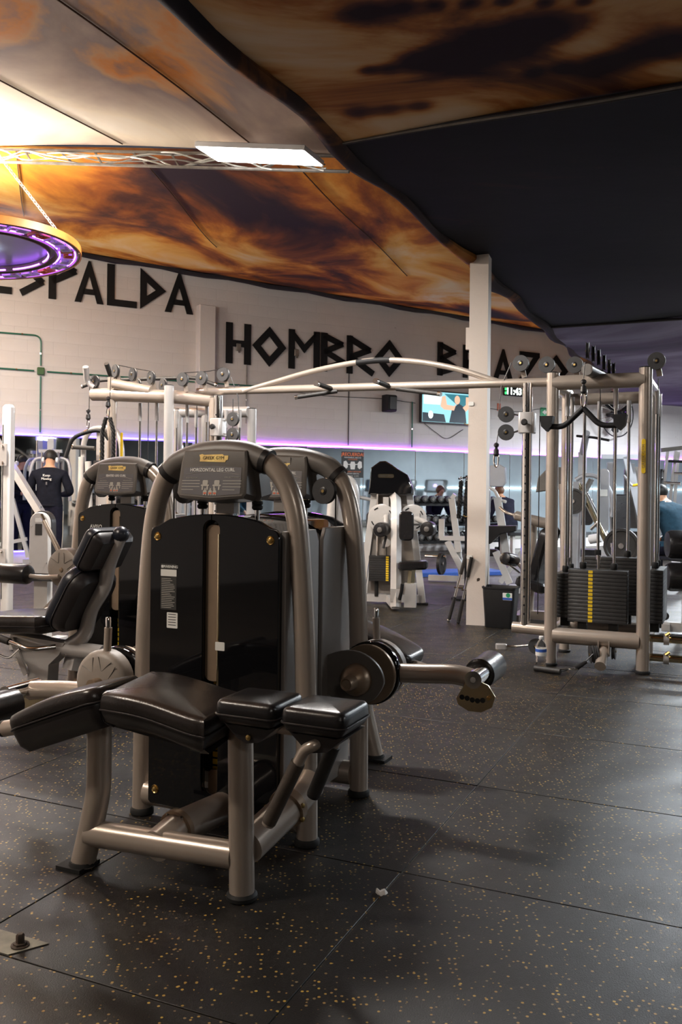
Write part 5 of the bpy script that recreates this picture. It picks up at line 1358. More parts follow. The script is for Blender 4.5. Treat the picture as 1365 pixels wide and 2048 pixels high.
obj('seat', MB().slab(rrect(.30, .34, .06, 4), [(.03, -.05), (0, -.03), (0, .03), (.02, .05)], o=(.02, -.05, .36), ex=(.95, 0, -.25), ey=(0, 1, 0), en=(.25, 0, .95)), 'vinyl', E_)
obj('knee_roller', MB().lathe([(.03, 0), (.055, .01), (.06, .03), (.06, .2), (.05, .22)], (-.23, -.18, .60), (.25, .9, -.15), 18), 'vinyl', E_)
obj('roller_arm', MB().tube([(-.18, .0, .58), (-.08, .0, .48), (.0, .0, .40)], .02, 8), 'champagne', E_)
l_ = obj('adjust_lever', MB().tube([(-.20, -.12, .54), (-.10, -.1, .46)], .008, 6), 'chrome', E_)
obj('lever_grip', MB().cyl((-.27, -.13, .56), (-.20, -.12, .54), .015, n=8), 'yellow', l_)
obj('base_bar', MB().bar((-.12, .1, .05), (.35, .1, .05), .09, .08).bar((-.1, -.3, .05), (-.1, .3, .05), .08, .08), 'champagne', E_)
obj('console', MB().slab([(-.02, 1.22), (.30, 1.26), (.30, 1.46), (.10, 1.46), (.0, 1.36)], [(.01, .3), (0, .28), (0, .2), (.01, .19)], ey=(0, 0, 1), en=(0, 1, 0)), 'grey_plastic', E_)

F_ = thing('leg_press_machine', 'plate loaded leg press with steep chrome rails behind the weight tower', 'leg press machine', fpos(1205, 10.4), R(-20))
for y in (-.2, .2):
    obj('guide_rail', MB().cyl((-.26, y, 1.32), (.12, y, .55), .032, n=12), 'gold_chrome' if y < 0 else 'chrome', F_)  # chrome rail tinted gold: the yellow light on it is put into the colour
    obj('side_frame', MB().bar((.05, y, .62), (.32, y, .1), .07, .08, (0, 1, 0)).bar((-.28, y, 1.35), (-.30, y, .05), .07, .07, (0, 1, 0)), 'grey_frame', F_)
obj('head_column', MB().slab(rrect(.12, .75, .055, 5, .02, 1.13), [(0, -.05), (0, .05)], ey=(0, 0, 1), en=(0, 1, 0)), 'grey_frame', F_)
obj('head_label', MB().slab(rrect(.09, .08, .005, 1, .02, 1.22), [(0, 0), (0, -.004)], o=(0, -.05, 0), ey=(0, 0, 1), en=(0, 1, 0)), 'sticker_white', F_)
obj('foot_plate', MB().box((-.20, 0, 1.22), (.03, .5, .36), Matrix.Rotation(R(26), 3, 'Y')), 'grey_plastic', F_)
plate_disc(F_, (.24, -.34, .62), .20, .05, (.2, 1, 0))
plate_disc(F_, (-.30, -.34, 1.12), .15, .05, (.2, 1, 0), 'pulley')
obj('counter_arc', MB().tube([(.18 + .22 * math.cos(R(a)), -.3, .55 + .22 * math.sin(R(a))) for a in range(-120, 60, 12)], .03, 8), 'grey_frame', F_)
obj('base_bar', MB().bar((-.4, -.2, .05), (.5, -.2, .05), .08, .08).bar((-.4, .2, .05), (.5, .2, .05), .08, .08), 'grey_frame', F_)
obj('back_pad', MB().slab(rrect(.4, .7, .08, 5), [(.02, .04), (0, .02), (0, -.02), (.02, -.05)], o=(.32, 0, .40), ex=(0, 1, 0), ey=(.5, 0, .85), en=(.85, 0, -.5)), 'vinyl', F_)
obj('press_handle', MB().cyl((-.10, -.3, .80), (-.02, -.34, .88), .02, n=10), 'chrome', F_)

G_ = thing('pulldown_machine', 'grey pulldown machine with a raised black arm behind the weight tower', 'pulldown machine', fpos(1165, 11.6), R(-20))
obj('mast', MB().bar((0, 0, .02), (.0, 0, 1.75), .10, .12, (0, 1, 0)), 'grey_frame', G_)
obj('top_arm', MB().tube(fil([(0, 0, 1.72), (.03, -.15, 1.82), (.08, -.4, 1.98)], .1, 5), .045, 10), 'grey_frame', G_)
obj('lat_bar', MB().tube(fil([(-.05, -.3, 1.95), (.18, -.4, 1.92), (.36, -.45, 1.88)], .05, 4), .016, 8), 'matt_black', G_)
obj('arc_arm', MB().tube([(.1 + .3 * math.cos(R(a)), -.2, 1.05 + .4 * math.sin(R(a))) for a in range(-20, 130, 12)], .03, 10), 'grey_frame', G_)
pulley('pulley', G_, (-.03, -.12, 1.16), .075, .03, (.2, 1, 0))
obj('chest_pad', MB().slab(rrect(.2, .36, .06, 4), [(.02, .04), (0, .02), (0, -.02), (.02, -.05)], o=(.06, -.2, .98), ey=(0, 0, 1), en=(0, 1, 0)), 'vinyl', G_)
obj('white_roller', MB().lathe([(.04, 0), (.06, .01), (.06, .16), (.04, .17)], (.12, -.3, .62), (.9, -.3, .2), 16), 'white_gloss', G_)
obj('seat', MB().slab(rrect(.3, .34, .06, 4), [(.03, -.04), (0, -.02), (0, .03), (.02, .05)], o=(.1, -.35, .45), ex=(1, 0, 0), ey=(0, 1, 0), en=(0, 0, 1)), 'vinyl', G_)
obj('base_bar', MB().bar((-.2, 0, .05), (.4, 0, .05), .1, .08).bar((.1, -.5, .05), (.1, .3, .05), .1, .08), 'grey_frame', G_)
obj('seat_post', MB().bar((.1, -.35, .05), (.1, -.35, .42), .07, .07), 'grey_frame', G_)

H_ = thing('shoulder_press_machine', 'grey shoulder press machine with slanted frame between the tower rods', 'press machine', fpos(1262, 14.0), R(-10))
obj('slanted_leg', MB().bar((-.08, 0, 1.8), (.22, 0, .55), .09, .08, (0, 1, 0)).bar((-.3, .2, 1.72), (-.2, .2, .05), .09, .08, (0, 1, 0)).bar((.05, .2, 1.7), (.3, .2, .05), .06, .06, (0, 1, 0)), 'grey_frame', H_)
obj('top_bar', MB().bar((-.45, 0, 1.80), (.35, 0, 1.80), .08, .07), 'grey_frame', H_)
obj('handle', MB().cyl((.0, -.2, 1.34), (.12, -.22, 1.36), .022, n=10), 'yellow', H_)
obj('press_arm', MB().tube(fil([(-.1, 0, 1.5), (-.03, -.2, 1.36), (.0, -.2, 1.34)], .05, 4), .02, 8), 'grey_frame', H_)
obj('side_shroud', MB().slab(rrect(.5, 1.0, .06, 4, .2, 1.15), [(0, .3), (0, .4)], ey=(0, 0, 1), en=(0, 1, 0)), 'grey_plastic', H_)
obj('white_knob', MB().cyl((.14, -.15, .56), (.26, -.15, .58), .03, n=12), 'white_gloss', H_)
plate_disc(H_, (.05, -.15, .40), .22, .05, (.2, 1, 0))
obj('base_bar', MB().bar((-.35, .1, .05), (.45, .1, .05), .1, .08), 'grey_frame', H_)
obj('back_pad', MB().slab(rrect(.28, .6, .07, 4), [(.02, .04), (0, .02), (0, -.02), (.02, -.05)], o=(-.15, -.05, .9), ey=(0, .1, 1), en=(0, 1, 0)), 'vinyl', H_)

I_ = thing('weight_rack', 'slanted steel weight rack with pegs and dark discs beside the seated person', 'rack', fpos(1345, 12.5), R(-12)); I_.scale = (1.1, 1.1, 1.1)
for x0, x1, y in ((-.06, -.20, 0), (.04, -.12, 0), (.12, .02, .3)):
    obj('slanted_leg', MB().bar((x0, y, 1.66), (x1, y, .05), .035, .05, (0, 1, 0)), 'silver', I_)
obj('top_bar', MB().bar((-.14, 0, 1.67), (.45, 0, 1.74), .07, .05), 'grey_plastic', I_)
for z, x in ((1.52, -.02), (1.36, .05), (1.24, -.07)):
    obj('storage_peg', MB().cyl((x - .03, -.02, z + .01), (x + .16, -.10, z), .018, n=10), 'chrome' if z < 1.5 else 'matt_black', I_)
plate_disc(I_, (.22, -.08, 1.50), .15, .05, (1, -.4, 0))
plate_disc(I_, (-.13, .05, 1.30), .13, .05, (1, -.4, 0))
obj('base_bar', MB().bar((-.3, 0, .04), (.4, 0, .04), .08, .06).bar((-.1, -.3, .04), (-.1, .35, .04), .08, .06), 'silver', I_)
J_ = thing('roller_bench', 'exercise bench with two stacked thick black rollers on a pale stand', 'bench', fpos(1366, 7.6), R(-20))
for z in (.78, .50):
    obj('thick_roller', MB().lathe([(.05, 0), (.11, .01), (.125, .04), (.125, .30), (.11, .33), (.05, .34)], (-.13, -.03, z), (1, .25, 0), 24), 'vinyl', J_)
obj('stand', MB().bar((.04, .05, .06), (.04, .05, .85), .07, .10, (0, 1, 0)), 'white_frame', J_)
obj('base_bar', MB().bar((-.16, .05, .06), (.35, .05, .06), .08, .08).bar((-.12, -.02, .06), (-.12, .12, .06), .06, .06), 'white_frame', J_)
obj('stand_wheel', MB().cyl((-.13, .11, .14), (-.13, .16, .14), .035, n=12), 'rubber', J_)

# ------------------------------------------------------------------ left background
K_ = thing('power_rack', 'pale steel power rack post with bolted crossbars at the picture edge', 'rack', fpos(16, 7.6), R(-24))
for x in (0, -1.1):
    p_ = obj('upright', MB().slab(rrect(.095, .075, .02, 3, x, 0), [(.012, 0), (0, .01), (0, 1.90), (.02, 1.925)], ex=(1, 0, 0), ey=(0, 1, 0), en=(0, 0, 1)), 'white_frame', K_)
for z in (1.50, .60):
    b_ = obj('crossbar', MB().bar((-1.1, -.03, z), (-.0, -.03, z), .05, .09), 'white_frame', K_)
    g_ = obj('gusset', MB().slab(rrect(.09, .19, .008, 2, .0, z - .01), [(0, 0), (0, -.008)], o=(0, -.058, 0), ey=(0, 0, 1), en=(0, 1, 0)), 'silver', b_)
    for dz in (-.08, .06): obj('bolt', MB().lathe([(.014, 0), (.013, -.008), (.006, -.012)], (.005, -.066, z + dz), (0, 1, 0), 8), 'chrome', b_)
obj('slot_strip', MB().box((-.025, -.039, 1.0), (.006, .004, 1.5)), 'matt_black', K_)

L_ = thing('cable_post', 'pale rounded machine post with instruction label in front of the standing man', 'machine post', fpos(84, 6.5), R(-14))
pp = [(-.085, .58), (.085, .58), (.083, .66)] + [(.078 * math.cos(R(a)), .955 + .078 * math.sin(R(a))) for a in range(0, 181, 15)] + [(-.083, .66)]
s_ = obj('cover', MB().slab(pp, [(0, .05), (0, -.03), (.006, -.036)], ey=(0, 0, 1), en=(0, 1, 0)), 'white_frame', L_)
obj('cover_rim', MB().slab(offset(pp, -.008), [(0, .055), (0, .0)], ey=(0, 0, 1), en=(0, 1, 0)), 'black_plastic', s_)
obj('cover_sticker', MB().slab(rrect(.058, .085, .003, 1, .0, .905), [(0, 0), (0, -.001)], o=(0, -.036, 0), ey=(0, 0, 1), en=(0, 1, 0)), 'sticker_dark', s_)
obj('cover_sticker', MB().slab(rrect(.06, .03, .003, 1, .0, .975), [(0, 0), (0, -.001)], o=(0, -.036, 0), ey=(0, 0, 1), en=(0, 1, 0)), 'sticker_white', s_)
for x, z in ((-.055, .93), (.058, .93), (-.065, .66), (.065, .66)): obj('screw', MB().lathe([(.007, 0), (.005, -.004)], (x, -.036, z), (0, 1, 0), 8), 'chrome', s_)
obj('post', MB().box((.0, .03, .35), (.11, .07, .66)), 'white_frame', L_)
obj('base_bar', MB().bar((-.25, .03, .04), (.3, .03, .04), .09, .07).bar((0, -.25, .04), (0, .3, .04), .09, .07), 'white_frame', L_)
h_ = obj('handle', MB().cyl((-.16, -.04, .555), (-.02, .0, .555), .016, n=10), 'grip', L_)
obj('seat', MB().slab(rrect(.24, .12, .03, 3), [(.01, 0), (0, .01), (0, .04), (.01, .05)], o=(.02, -.03, .53), ex=(1, 0, 0), ey=(0, 1, 0), en=(0, 0, 1)), 'vinyl', L_)

S_ = thing('staircase', 'broad white slanted staircase beam beside the corner of the mirror', 'staircase', at(46, 1090, 12.2).xy.to_3d(), R(5))
obj('stringer', MB().bar((.24, 0, .85), (-.55, 0, 2.12), .08, .24, (0, 1, 0)), 'white_frame', S_)
obj('lower_beam', MB().bar((.10, -.1, .25), (-.12, -.1, 1.05), .05, .06, (0, 1, 0)).bar((-.3, -.1, .42), (.08, -.1, .50), .05, .05), 'grey_frame', S_)
obj('post', MB().bar((.20, 0, .0), (.20, 0, .95), .08, .08, (0, 1, 0)).bar((-.5, 0, .0), (-.5, 0, 2.0), .08, .08, (0, 1, 0)), 'grey_frame', S_)
N_ = thing('pec_fly_machine', 'grey pec fly machine with curved overhead arms behind the standing man', 'pec fly machine', fpos(100, 13.85), R(0))
obj('mast', MB().bar((.02, 0, .02), (.02, 0, 1.98), .10, .12, (0, 1, 0)), 'grey_frame', N_)
obj('hood', MB().slab([(-.03, 1.3), (.10, 1.3), (.12, 1.75), (.06, 1.82), (-.02, 1.80)], [(.01, -.12), (0, -.11), (0, .0)], ey=(0, 0, 1), en=(0, 1, 0)), 'grey_frame', N_)
obj('top_bar', MB().bar((-.16, -.05, 1.78), (.20, -.05, 1.78), .05, .05), 'grey_frame', N_)
for sx in (-1, 1):
    obj('swing_arm', MB().tube(fil([(.02 + sx * .05, 0, 1.68), (.02 + sx * .26, -.02, 1.66), (.02 + sx * .31, -.05, 1.50), (.02 + sx * .31, -.05, 1.0)], .10, 6), .026, 10), 'grey_frame', N_)
    obj('arm_rod', MB().cyl((.02 + sx * .13, -.06, 1.77), (.02 + sx * .13, -.06, 1.45), .018, n=8), 'chrome', N_)
obj('base_bar', MB().bar((-.4, 0, .04), (.45, 0, .04), .1, .08), 'grey_frame', N_)
O_ = thing('multi_press_machine', 'silver press machine with yellow badge beside the hanging rope', 'press machine', fpos(186, 9.6), R(-20))
obj('column', MB().box((.08, .1, .95), (.17, .08, 1.9)), 'silver', O_)
obj('column_badge', MB().slab(rrect(.035, .16, .017, 4, .06, 1.56), [(0, 0), (.002, -.004)], o=(0, .058, 0), ey=(0, 0, 1), en=(0, 1, 0)), 'yellow', O_)
obj('arch_tube', MB().tube(fil([(-.13, 0, .6), (-.13, 0, 1.72), (-.04, 0, 1.86), (.28, 0, 1.86), (.36, 0, 1.70), (.38, 0, 1.2)], .14, 6), .030, 12), 'silver', O_)
obj('arm_tube', MB().tube([(.0, -.05, .8), (-.03, -.05, 1.5)], .035, 12).tube([(-.13, -.05, .6), (-.12, -.05, 1.55)], .03, 12), 'white_frame', O_)
g_ = obj('handle', MB().cyl((-.18, -.1, 1.655), (.06, -.06, 1.64), .024, n=12), 'grip', O_)
obj('grip_cap', MB().cyl((-.20, -.103, 1.656), (-.18, -.1, 1.655), .028, n=12), 'chrome', g_)
obj('weight_pack', MB().box((.09, .0, 1.40), (.13, .06, .22)), 'plate_iron', O_)
obj('base_bar', MB().bar((-.35, .05, .04), (.5, .05, .04), .1, .08), 'silver', O_)

# ------------------------------------------------------------------ dumbbells on racks along the mirror
def dumbbell_proto():
    r = thing('dumbbell', 'x', 'dumbbell')
    for sx in (-1, 1):
        hd = obj('head', MB().lathe([(.03, 0), (.062, .008), (.070, .02), (.070, .075), (.062, .09), (.03, .096)], (sx * .06, 0, 0), (sx, 0, 0), 18), 'plate_iron', r)
        obj('end_cap', MB().lathe([(.032, .096), (.030, .100)], (sx * .06, 0, 0), (sx, 0, 0), 14), 'grey_plastic', hd)
    obj('grip', MB().cyl((-.062, 0, 0), (.062, 0, 0), .016, n=10), 'chrome', r)
    return r
db0 = dumbbell_proto(); used = [False]
ORD = ['first', 'second', 'third', 'fourth', 'fifth', 'sixth', 'seventh', 'eighth', 'ninth', 'tenth', 'eleventh', 'twelfth']
def rack(label, s0, n, tiers, lab, end='poster'):
    k = thing('dumbbell_rack', label, 'rack', wall(s0, 0, .55), WROT)
    W = n * .19 + .08
    for x in (.0, W):
        obj('side_post', MB().bar((x, .05, .02), (x, .32, 1.10), .06, .05, (1, 0, 0)), 'matt_black', k)
        obj('foot', MB().bar((x, -.12, .03), (x, .42, .03), .06, .06, (1, 0, 0)), 'matt_black', k)
    for ti, z in enumerate(tiers):
        y = .04 + z * .22
        obj('shelf_rail', MB().bar((0, y - .07, z - .03), (W, y - .07, z - .03), .03, .05).bar((0, y + .08, z + .02), (W, y + .08, z + .02), .03, .05), 'matt_black', k)
        for i in range(n):
            p = k.matrix_basis.copy() if False else Matrix.Translation(k.location) @ Matrix.Rotation(WROT, 4, 'Z')
            q = p @ Vector((.13 + .19 * i, y, z + .075))
            if not used[0]: d = db0; used[0] = True
            else: d = dup(db0)
            d.location = q; d.rotation_euler = (R(8), 0, WROT + math.pi / 2)
            d['label'] = 'black dumbbell, ' + ORD[i] + ' from the ' + end + ' end, ' + ('top', 'middle', 'bottom')[ti] + ' tier ' + lab.replace('the rack ', '')
            d['group'] = 'dumbbells on ' + lab
    return k
rack('black dumbbell rack against the mirror behind the lateral raise machine', 6.75, 12, (.98, .58, .24), 'the rack behind the lateral raise machine')
rack('black dumbbell rack against the mirror beside the standing man', .62, 7, (.98, .58, .24), 'the rack beside the standing man', 'stair')

# hanging ropes on a hook stand
Q_ = thing('rope_stand', 'thin dark hook stand holding ropes beside the steel column', 'stand', fpos(928, 9.9), 0)
obj('pole', MB().cyl((.04, .03, .02), (.04, .03, 1.40), .018, n=10), 'matt_black', Q_)
obj('foot', MB().lathe([(.16, 0), (.16, .02), (.03, .04)], (.04, .03, 0), n=20), 'matt_black', Q_)
obj('hook_bar', MB().tube([(-.06, .0, 1.36), (.04, .03, 1.38), (.09, 0, 1.37)], .010, 8), 'matt_black', Q_)
for i, dx in enumerate((-.035, .035)):
    r_ = thing('battle_rope', ('twisted black rope on the hook stand, nearer the steel column', 'twisted black rope on the hook stand, farther from the column')[1 - i], 'rope', Vector((fpos(928, 9.9).x + dx, 9.86, 1.36)))
    obj('eyelet', MB().tube([(.012 * math.cos(a), 0, .0 + .022 * math.sin(a)) for a in [2 * math.pi * k / 10 for k in range(10)]], .006, 6, closed=True), 'chrome', r_)
    for ph in (0, 2.09, 4.19):
        obj('rope_strand', MB().tube([(.013 * math.cos(k * .55 + ph) - .0006 * k, .013 * math.sin(k * .55 + ph), -.03 - .0105 * k) for k in range(40)], .014, 6), 'rope', r_)
bm_ = thing('floor_mat', 'blue exercise mat lying under the row machine by the mirror', 'mat', fpos(905, 12.9), R(20))
obj('sheet', MB().slab(rrect(1.5, .5, .03, 3), [(0, 0), (0, .05), (.01, .06)], ex=(1, 0, 0), ey=(0, 1, 0), en=(0, 0, 1)), 'blue_mat', bm_)

# ------------------------------------------------------------------ treadmills along the far side wall (seen in the mirror)
def treadmill(loc, rz, label):
    t = thing('treadmill', label, 'treadmill', loc, rz, 'treadmills along the side wall')
    obj('deck', MB().slab(rrect(.75, 1.7, .05, 3), [(0, .02), (0, .16), (.03, .18)], ex=(1, 0, 0), ey=(0, 1, 0), en=(0, 0, 1)), 'grey_plastic', t)
    obj('belt', MB().box((0, -.1, .185), (.5, 1.4, .01)), 'rubber', t)
    for sx in (-1, 1):
        obj('upright', MB().bar((sx * .36, .62, .1), (sx * .36, .76, 1.25), .07, .10, (1, 0, 0)), 'grey_frame', t)
        obj('handrail', MB().tube(fil([(sx * .36, .72, 1.02), (sx * .36, .3, .98), (sx * .36, .05, .95)], .05, 4), .022, 8), 'grip', t)
    c = obj('console', MB().slab(rrect(.80, .42, .05, 3), [(0, -.03), (0, .05), (.02, .06)], o=(0, .80, 1.38), ex=(1, 0, 0), ey=(0, .25, 1), en=(0, -1, .25)), 'black_plastic', t)
    s = obj('screen', MB().slab(rrect(.56, .33, .02, 2), [(0, 0), (0, .003)], o=(0, .737, 1.395), ex=(1, 0, 0), ey=(0, .25, 1), en=(0, -1, .25)), 'screen_blue', t)
    obj('screen_logo', MB().slab([(-.06, -.04), (.06, -.04), (.06, .02), (.03, .05), (-.03, .05), (-.06, .02)], [(0, 0), (0, .002)], o=(0, .733, 1.40), ex=(1, 0, 0), ey=(0, .25, 1), en=(0, -1, .25)), 'screen_logo', s)
    return t
tm = treadmill((11.6, 5.0, 0), R(-90), 'black treadmill with lit screen facing the long side wall')
for k in range(1, 8): dup(tm, (11.6, 5.0 + 1.15 * k, 0), R(-90), ORD[7 - k] + ' black treadmill from the mirror wall along the long side wall')
tm['label'] = 'eighth black treadmill from the mirror wall along the long side wall'
# ------------------------------------------------------------------ people
def body_mesh(name, joints, bones, root, paint, mats, sub=2):
    me = bpy.data.meshes.new(name)
    names = list(joints); idx = {n: i for i, n in enumerate(names)}
    me.from_pydata([joints[n][:3] for n in names], [(idx[a], idx[b]) for a, b in bones], [])
    o = bpy.data.objects.new(name, me); C.objects.link(o)
    mod = o.modifiers.new('skin', 'SKIN'); mod.use_smooth_shade = True
    for n in names:
        r = joints[n][3]; sv = me.skin_vertices[0].data[idx[n]]
        sv.radius = (r if not isinstance(r, tuple) else r[0], r if not isinstance(r, tuple) else r[1])
        sv.use_root = (n == root)
    m2 = o.modifiers.new('sub', 'SUBSURF'); m2.levels = sub; m2.render_levels = sub
    dg = bpy.context.evaluated_depsgraph_get(); dg.update()
    nm = bpy.data.meshes.new_from_object(o.evaluated_get(dg))
    bpy.data.objects.remove(o); nm.name = name
    nm.materials.clear()
    for m in mats: nm.materials.append(M[m])
    for p in nm.polygons:
        p.use_smooth = True; p.material_index = paint(p.center)
    return nm
def hand(J, B, side, w, fwd, dn, tag_):
    # palm and five unequal curled fingers
    w, fwd, dn = Vector(w), Vector(fwd).normalized(), Vector(dn).normalized()
    sd = fwd.cross(dn).normalized() * side
    palm = w + fwd * .05
    J['palm' + tag_] = (*palm, .028); B.append(('wrist' + tag_, 'palm' + tag_))
    for i, (off, L) in enumerate(((-.028, .052), (-.010, .062), (.009, .068), (.027, .060))):
        a = palm + sd * off + fwd * .035; b = a + fwd * L * .55 + dn * .008; c = b + fwd * L * .3 + dn * L * .5
        for nm, p, r in (('a', a, .0095), ('b', b, .009), ('c', c, .0078)):
            J['f%d%s%s' % (i, nm, tag_)] = (*p, r)
        B += [('palm' + tag_, 'f%da%s' % (i, tag_)), ('f%da%s' % (i, tag_), 'f%db%s' % (i, tag_)), ('f%db%s' % (i, tag_), 'f%dc%s' % (i, tag_))]
    a = w + fwd * .025 + sd * .035; b = a + fwd * .035 + sd * .012 + dn * .01
    J['ta' + tag_] = (*a, .011); J['tb' + tag_] = (*b, .009); B += [('palm' + tag_, 'ta' + tag_), ('ta' + tag_, 'tb' + tag_)]

J = {'pelvis': (0, 0, .95, (.165, .13)), 'waist': (0, 0, 1.08, (.185, .14)), 'chest': (0, -.01, 1.30, (.205, .145)), 'upper': (0, -.01, 1.42, (.15, .11)), 'neck': (0, .01, 1.505, .062), 'skull0': (0, .035, 1.575, (.070, .085)), 'skull1': (0, .045, 1.65, (.080, .098)), 'skull2': (0, .045, 1.72, (.06, .075))}
B = [('pelvis', 'waist'), ('waist', 'chest'), ('chest', 'upper'), ('upper', 'neck'), ('neck', 'skull0'), ('skull0', 'skull1'), ('skull1', 'skull2')]
for s, t in ((-1, 'L'), (1, 'R')):
    J['sho' + t] = (s * .205, 0, 1.40, .082); J['elb' + t] = (s * .315, .0, 1.13, .068); J['wrist' + t] = (s * .12, .23, 1.10, .036)
    J['hip' + t] = (s * .10, 0, .86, .115); J['knee' + t] = (s * .115, .02, .48, .082); J['ank' + t] = (s * .125, -.01, .09, .058); J['toe' + t] = (s * .14, .13, .045, .045); J['heel' + t] = (s * .125, -.05, .05, .045)
    B += [('upper', 'sho' + t), ('sho' + t, 'elb' + t), ('elb' + t, 'wrist' + t), ('pelvis', 'hip' + t), ('hip' + t, 'knee' + t), ('knee' + t, 'ank' + t), ('ank' + t, 'toe' + t), ('ank' + t, 'heel' + t)]
    hand(J, B, s, (s * .12, .23, 1.10), (-s * .6, .8, .15), (0, -.2, -1), t)
def paint(c):
    if c.z > 1.50: return 0
    if c.z < .10: return 3
    if c.z < .93 and abs(c.x) < .30 and c.y < .2: return 2
    if c.y > .235: return 0
    return 1
pm_ = body_mesh('body', J, B, 'pelvis', paint, ['skin', 'cloth_dark', 'cloth_navy', 'white_gloss'])
man = thing('person', 'person from behind in a black sweater and dark trousers wearing white headphones', 'person', at(97, 1132, 13.0).xy.to_3d(), R(4))
obj('body', pm_, None, man)
hr = MB().sph((0, .042, 1.665), .098, 18, (.93, 1.08, .98)); 
hr.v = [(x, y, max(z, 1.615 + .25 * max(0, y - .02) + (.03 if y < -.02 else 0))) for x, y, z in hr.v]
obj('cap', hr, 'hair', man)
hp = obj('headphones', MB().tube([(.098 * math.cos(R(a)), .04, 1.655 + .108 * math.sin(R(a))) for a in range(0, 181, 12)], .010, 8), 'hair', man)
for sx in (-1, 1): obj('ear_cup', MB().lathe([(.03, -.016), (.042, -.010), (.042, .012), (.03, .02)], (sx * .098, .035, 1.615), (sx, 0, 0), 18), 'white_gloss', hp)
obj('sweater_hem', MB().tube([(.18 * math.cos(2 * math.pi * k / 24), .135 * math.sin(2 * math.pi * k / 24), .945) for k in range(24)], .018, 8, closed=True), 'cloth_dark', man)
obj('collar', MB().tube([(.068 * math.cos(2 * math.pi * k / 18), .01 + .066 * math.sin(2 * math.pi * k / 18), 1.49) for k in range(18)], .012, 8, closed=True), 'cloth_dark', man)
text('shirt_print', 'Keep\nMoving', .05, 'ink_white', man, (0, -.168, 1.36), (1, 0, 0), (0, 0, 1), ext=.012)
obj('shirt_mark', MB().box((.0, -.155, 1.27), (.022, .03, .045)), 'placard', man)
for sx in (-1, 1): obj('side_stripe', MB().tube([(sx * .205, 0, .86), (sx * .198, .01, .5), (sx * .18, -.01, .14)], .006, 6), 'ink_tan', man)
ph = thing('mobile_phone', 'dark mobile phone held by the standing person', 'phone', man.location + Vector((0, .34, 1.12)))
obj('case', MB().slab(rrect(.075, .15, .012, 3), [(0, 0), (0, .008), (.002, .009)], ey=(0, .5, .85), en=(0, .85, -.5)), 'gloss_black', ph)

J2 = {'pelvis': (0, 0, .55, (.17, .14)), 'waist': (0, .06, .70, (.17, .14)), 'chest': (0, .16, .92, (.20, .15)), 'upper': (0, .22, 1.04, (.15, .12)), 'neck': (.0, .28, 1.12, .06), 'skull0': (.0, .31, 1.17, (.068, .08)), 'skull1': (.0, .33, 1.24, (.08, .096)), 'skull2': (.0, .335, 1.31, (.06, .07))}
B2 = [('pelvis', 'waist'), ('waist', 'chest'), ('chest', 'upper'), ('upper', 'neck'), ('neck', 'skull0'), ('skull0', 'skull1'), ('skull1', 'skull2')]
for s, t in ((-1, 'L'), (1, 'R')):
    J2['sho' + t] = (s * .20, .20, 1.02, .08); J2['elb' + t] = (s * .27, .26, .76, .065); J2['wrist' + t] = (s * .20, .46, .62, .036)
    J2['hip' + t] = (s * .10, .02, .53, .11); J2['knee' + t] = (s * .18, .44, .50, .08); J2['ank' + t] = (s * .18, .46, .09, .055); J2['toe' + t] = (s * .19, .60, .045, .042)
    B2 += [('upper', 'sho' + t), ('sho' + t, 'elb' + t), ('elb' + t, 'wrist' + t), ('pelvis', 'hip' + t), ('hip' + t, 'knee' + t), ('knee' + t, 'ank' + t), ('ank' + t, 'toe' + t)]
    hand(J2, B2, s, (s * .20, .46, .62), (-s * .2, .8, -.5), (0, -.5, -.8), t)
def paint2(c):
    if c.z > 1.12 or (c.y > .47 and .52 < c.z < .66): return 0
    if c.z < .09: return 3
    if c.z < .56 or (c.y > .2 and c.z < .6): return 2
    return 1
pm2 = body_mesh('body', J2, B2, 'pelvis', paint2, ['skin', 'cloth_teal', 'cloth_navy', 'matt_black'])
sit = thing('person', 'person seated in a teal jacket with dark hair, leaning forward', 'person', fpos(1360, 11.2), R(25))
obj('body', pm2, None, sit)
hr = MB().sph((0, .325, 1.25), .098, 18, (.93, 1.06, .98)); hr.v = [(x, y, max(z, 1.19 + .3 * max(0, y - .33))) for x, y, z in hr.v]
obj('hair', hr, 'hair', sit)
obj('collar', MB().tube([(.078 * math.cos(2 * math.pi * k / 18), .27 + .07 * math.sin(2 * math.pi * k / 18), 1.105 - .02 * math.sin(2 * math.pi * k / 18)) for k in range(18)], .018, 8, closed=True), 'ink_white', sit)
st_ = thing('flat_bench', 'small dark bench under the seated person', 'bench', fpos(1360, 11.2), R(25))
obj('pad', MB().slab(rrect(.34, .5, .04, 3), [(.01, 0), (0, .01), (0, .05), (.01, .06)], o=(0, .05, .37), ex=(1, 0, 0), ey=(0, 1, 0), en=(0, 0, 1)), 'vinyl', st_)
for y in (-.1, .2): obj('leg', MB().bar((0, y, .0), (0, y, .37), .08, .06, (1, 0, 0)), 'white_frame', st_)

pm3 = pm2.copy(); pm3.materials[1] = M['cloth_navy']; pm3.materials[2] = M['cloth_dark']
s2 = thing('person', 'brown haired person in dark clothes seated on a bench facing the mirror', 'person', (3.30, 17.2, 0), WROT)
obj('body', pm3, None, s2)
hr = MB().sph((0, .315, 1.25), .102, 18, (.95, 1.04, 1.0)); hr.v = [(x, y, max(z, 1.14 + 1.2 * max(0, y - .31))) for x, y, z in hr.v]
obj('hair', hr, 'hair_brown', s2)
fc = MB().sph((0, .425, 1.215), .012, 8, (1, 1.4, 1.6)); obj('nose', fc, 'skin', s2)
b2_ = dup(st_, (3.30, 17.2, 0), WROT, 'small dark bench under the brown haired person by the mirror')
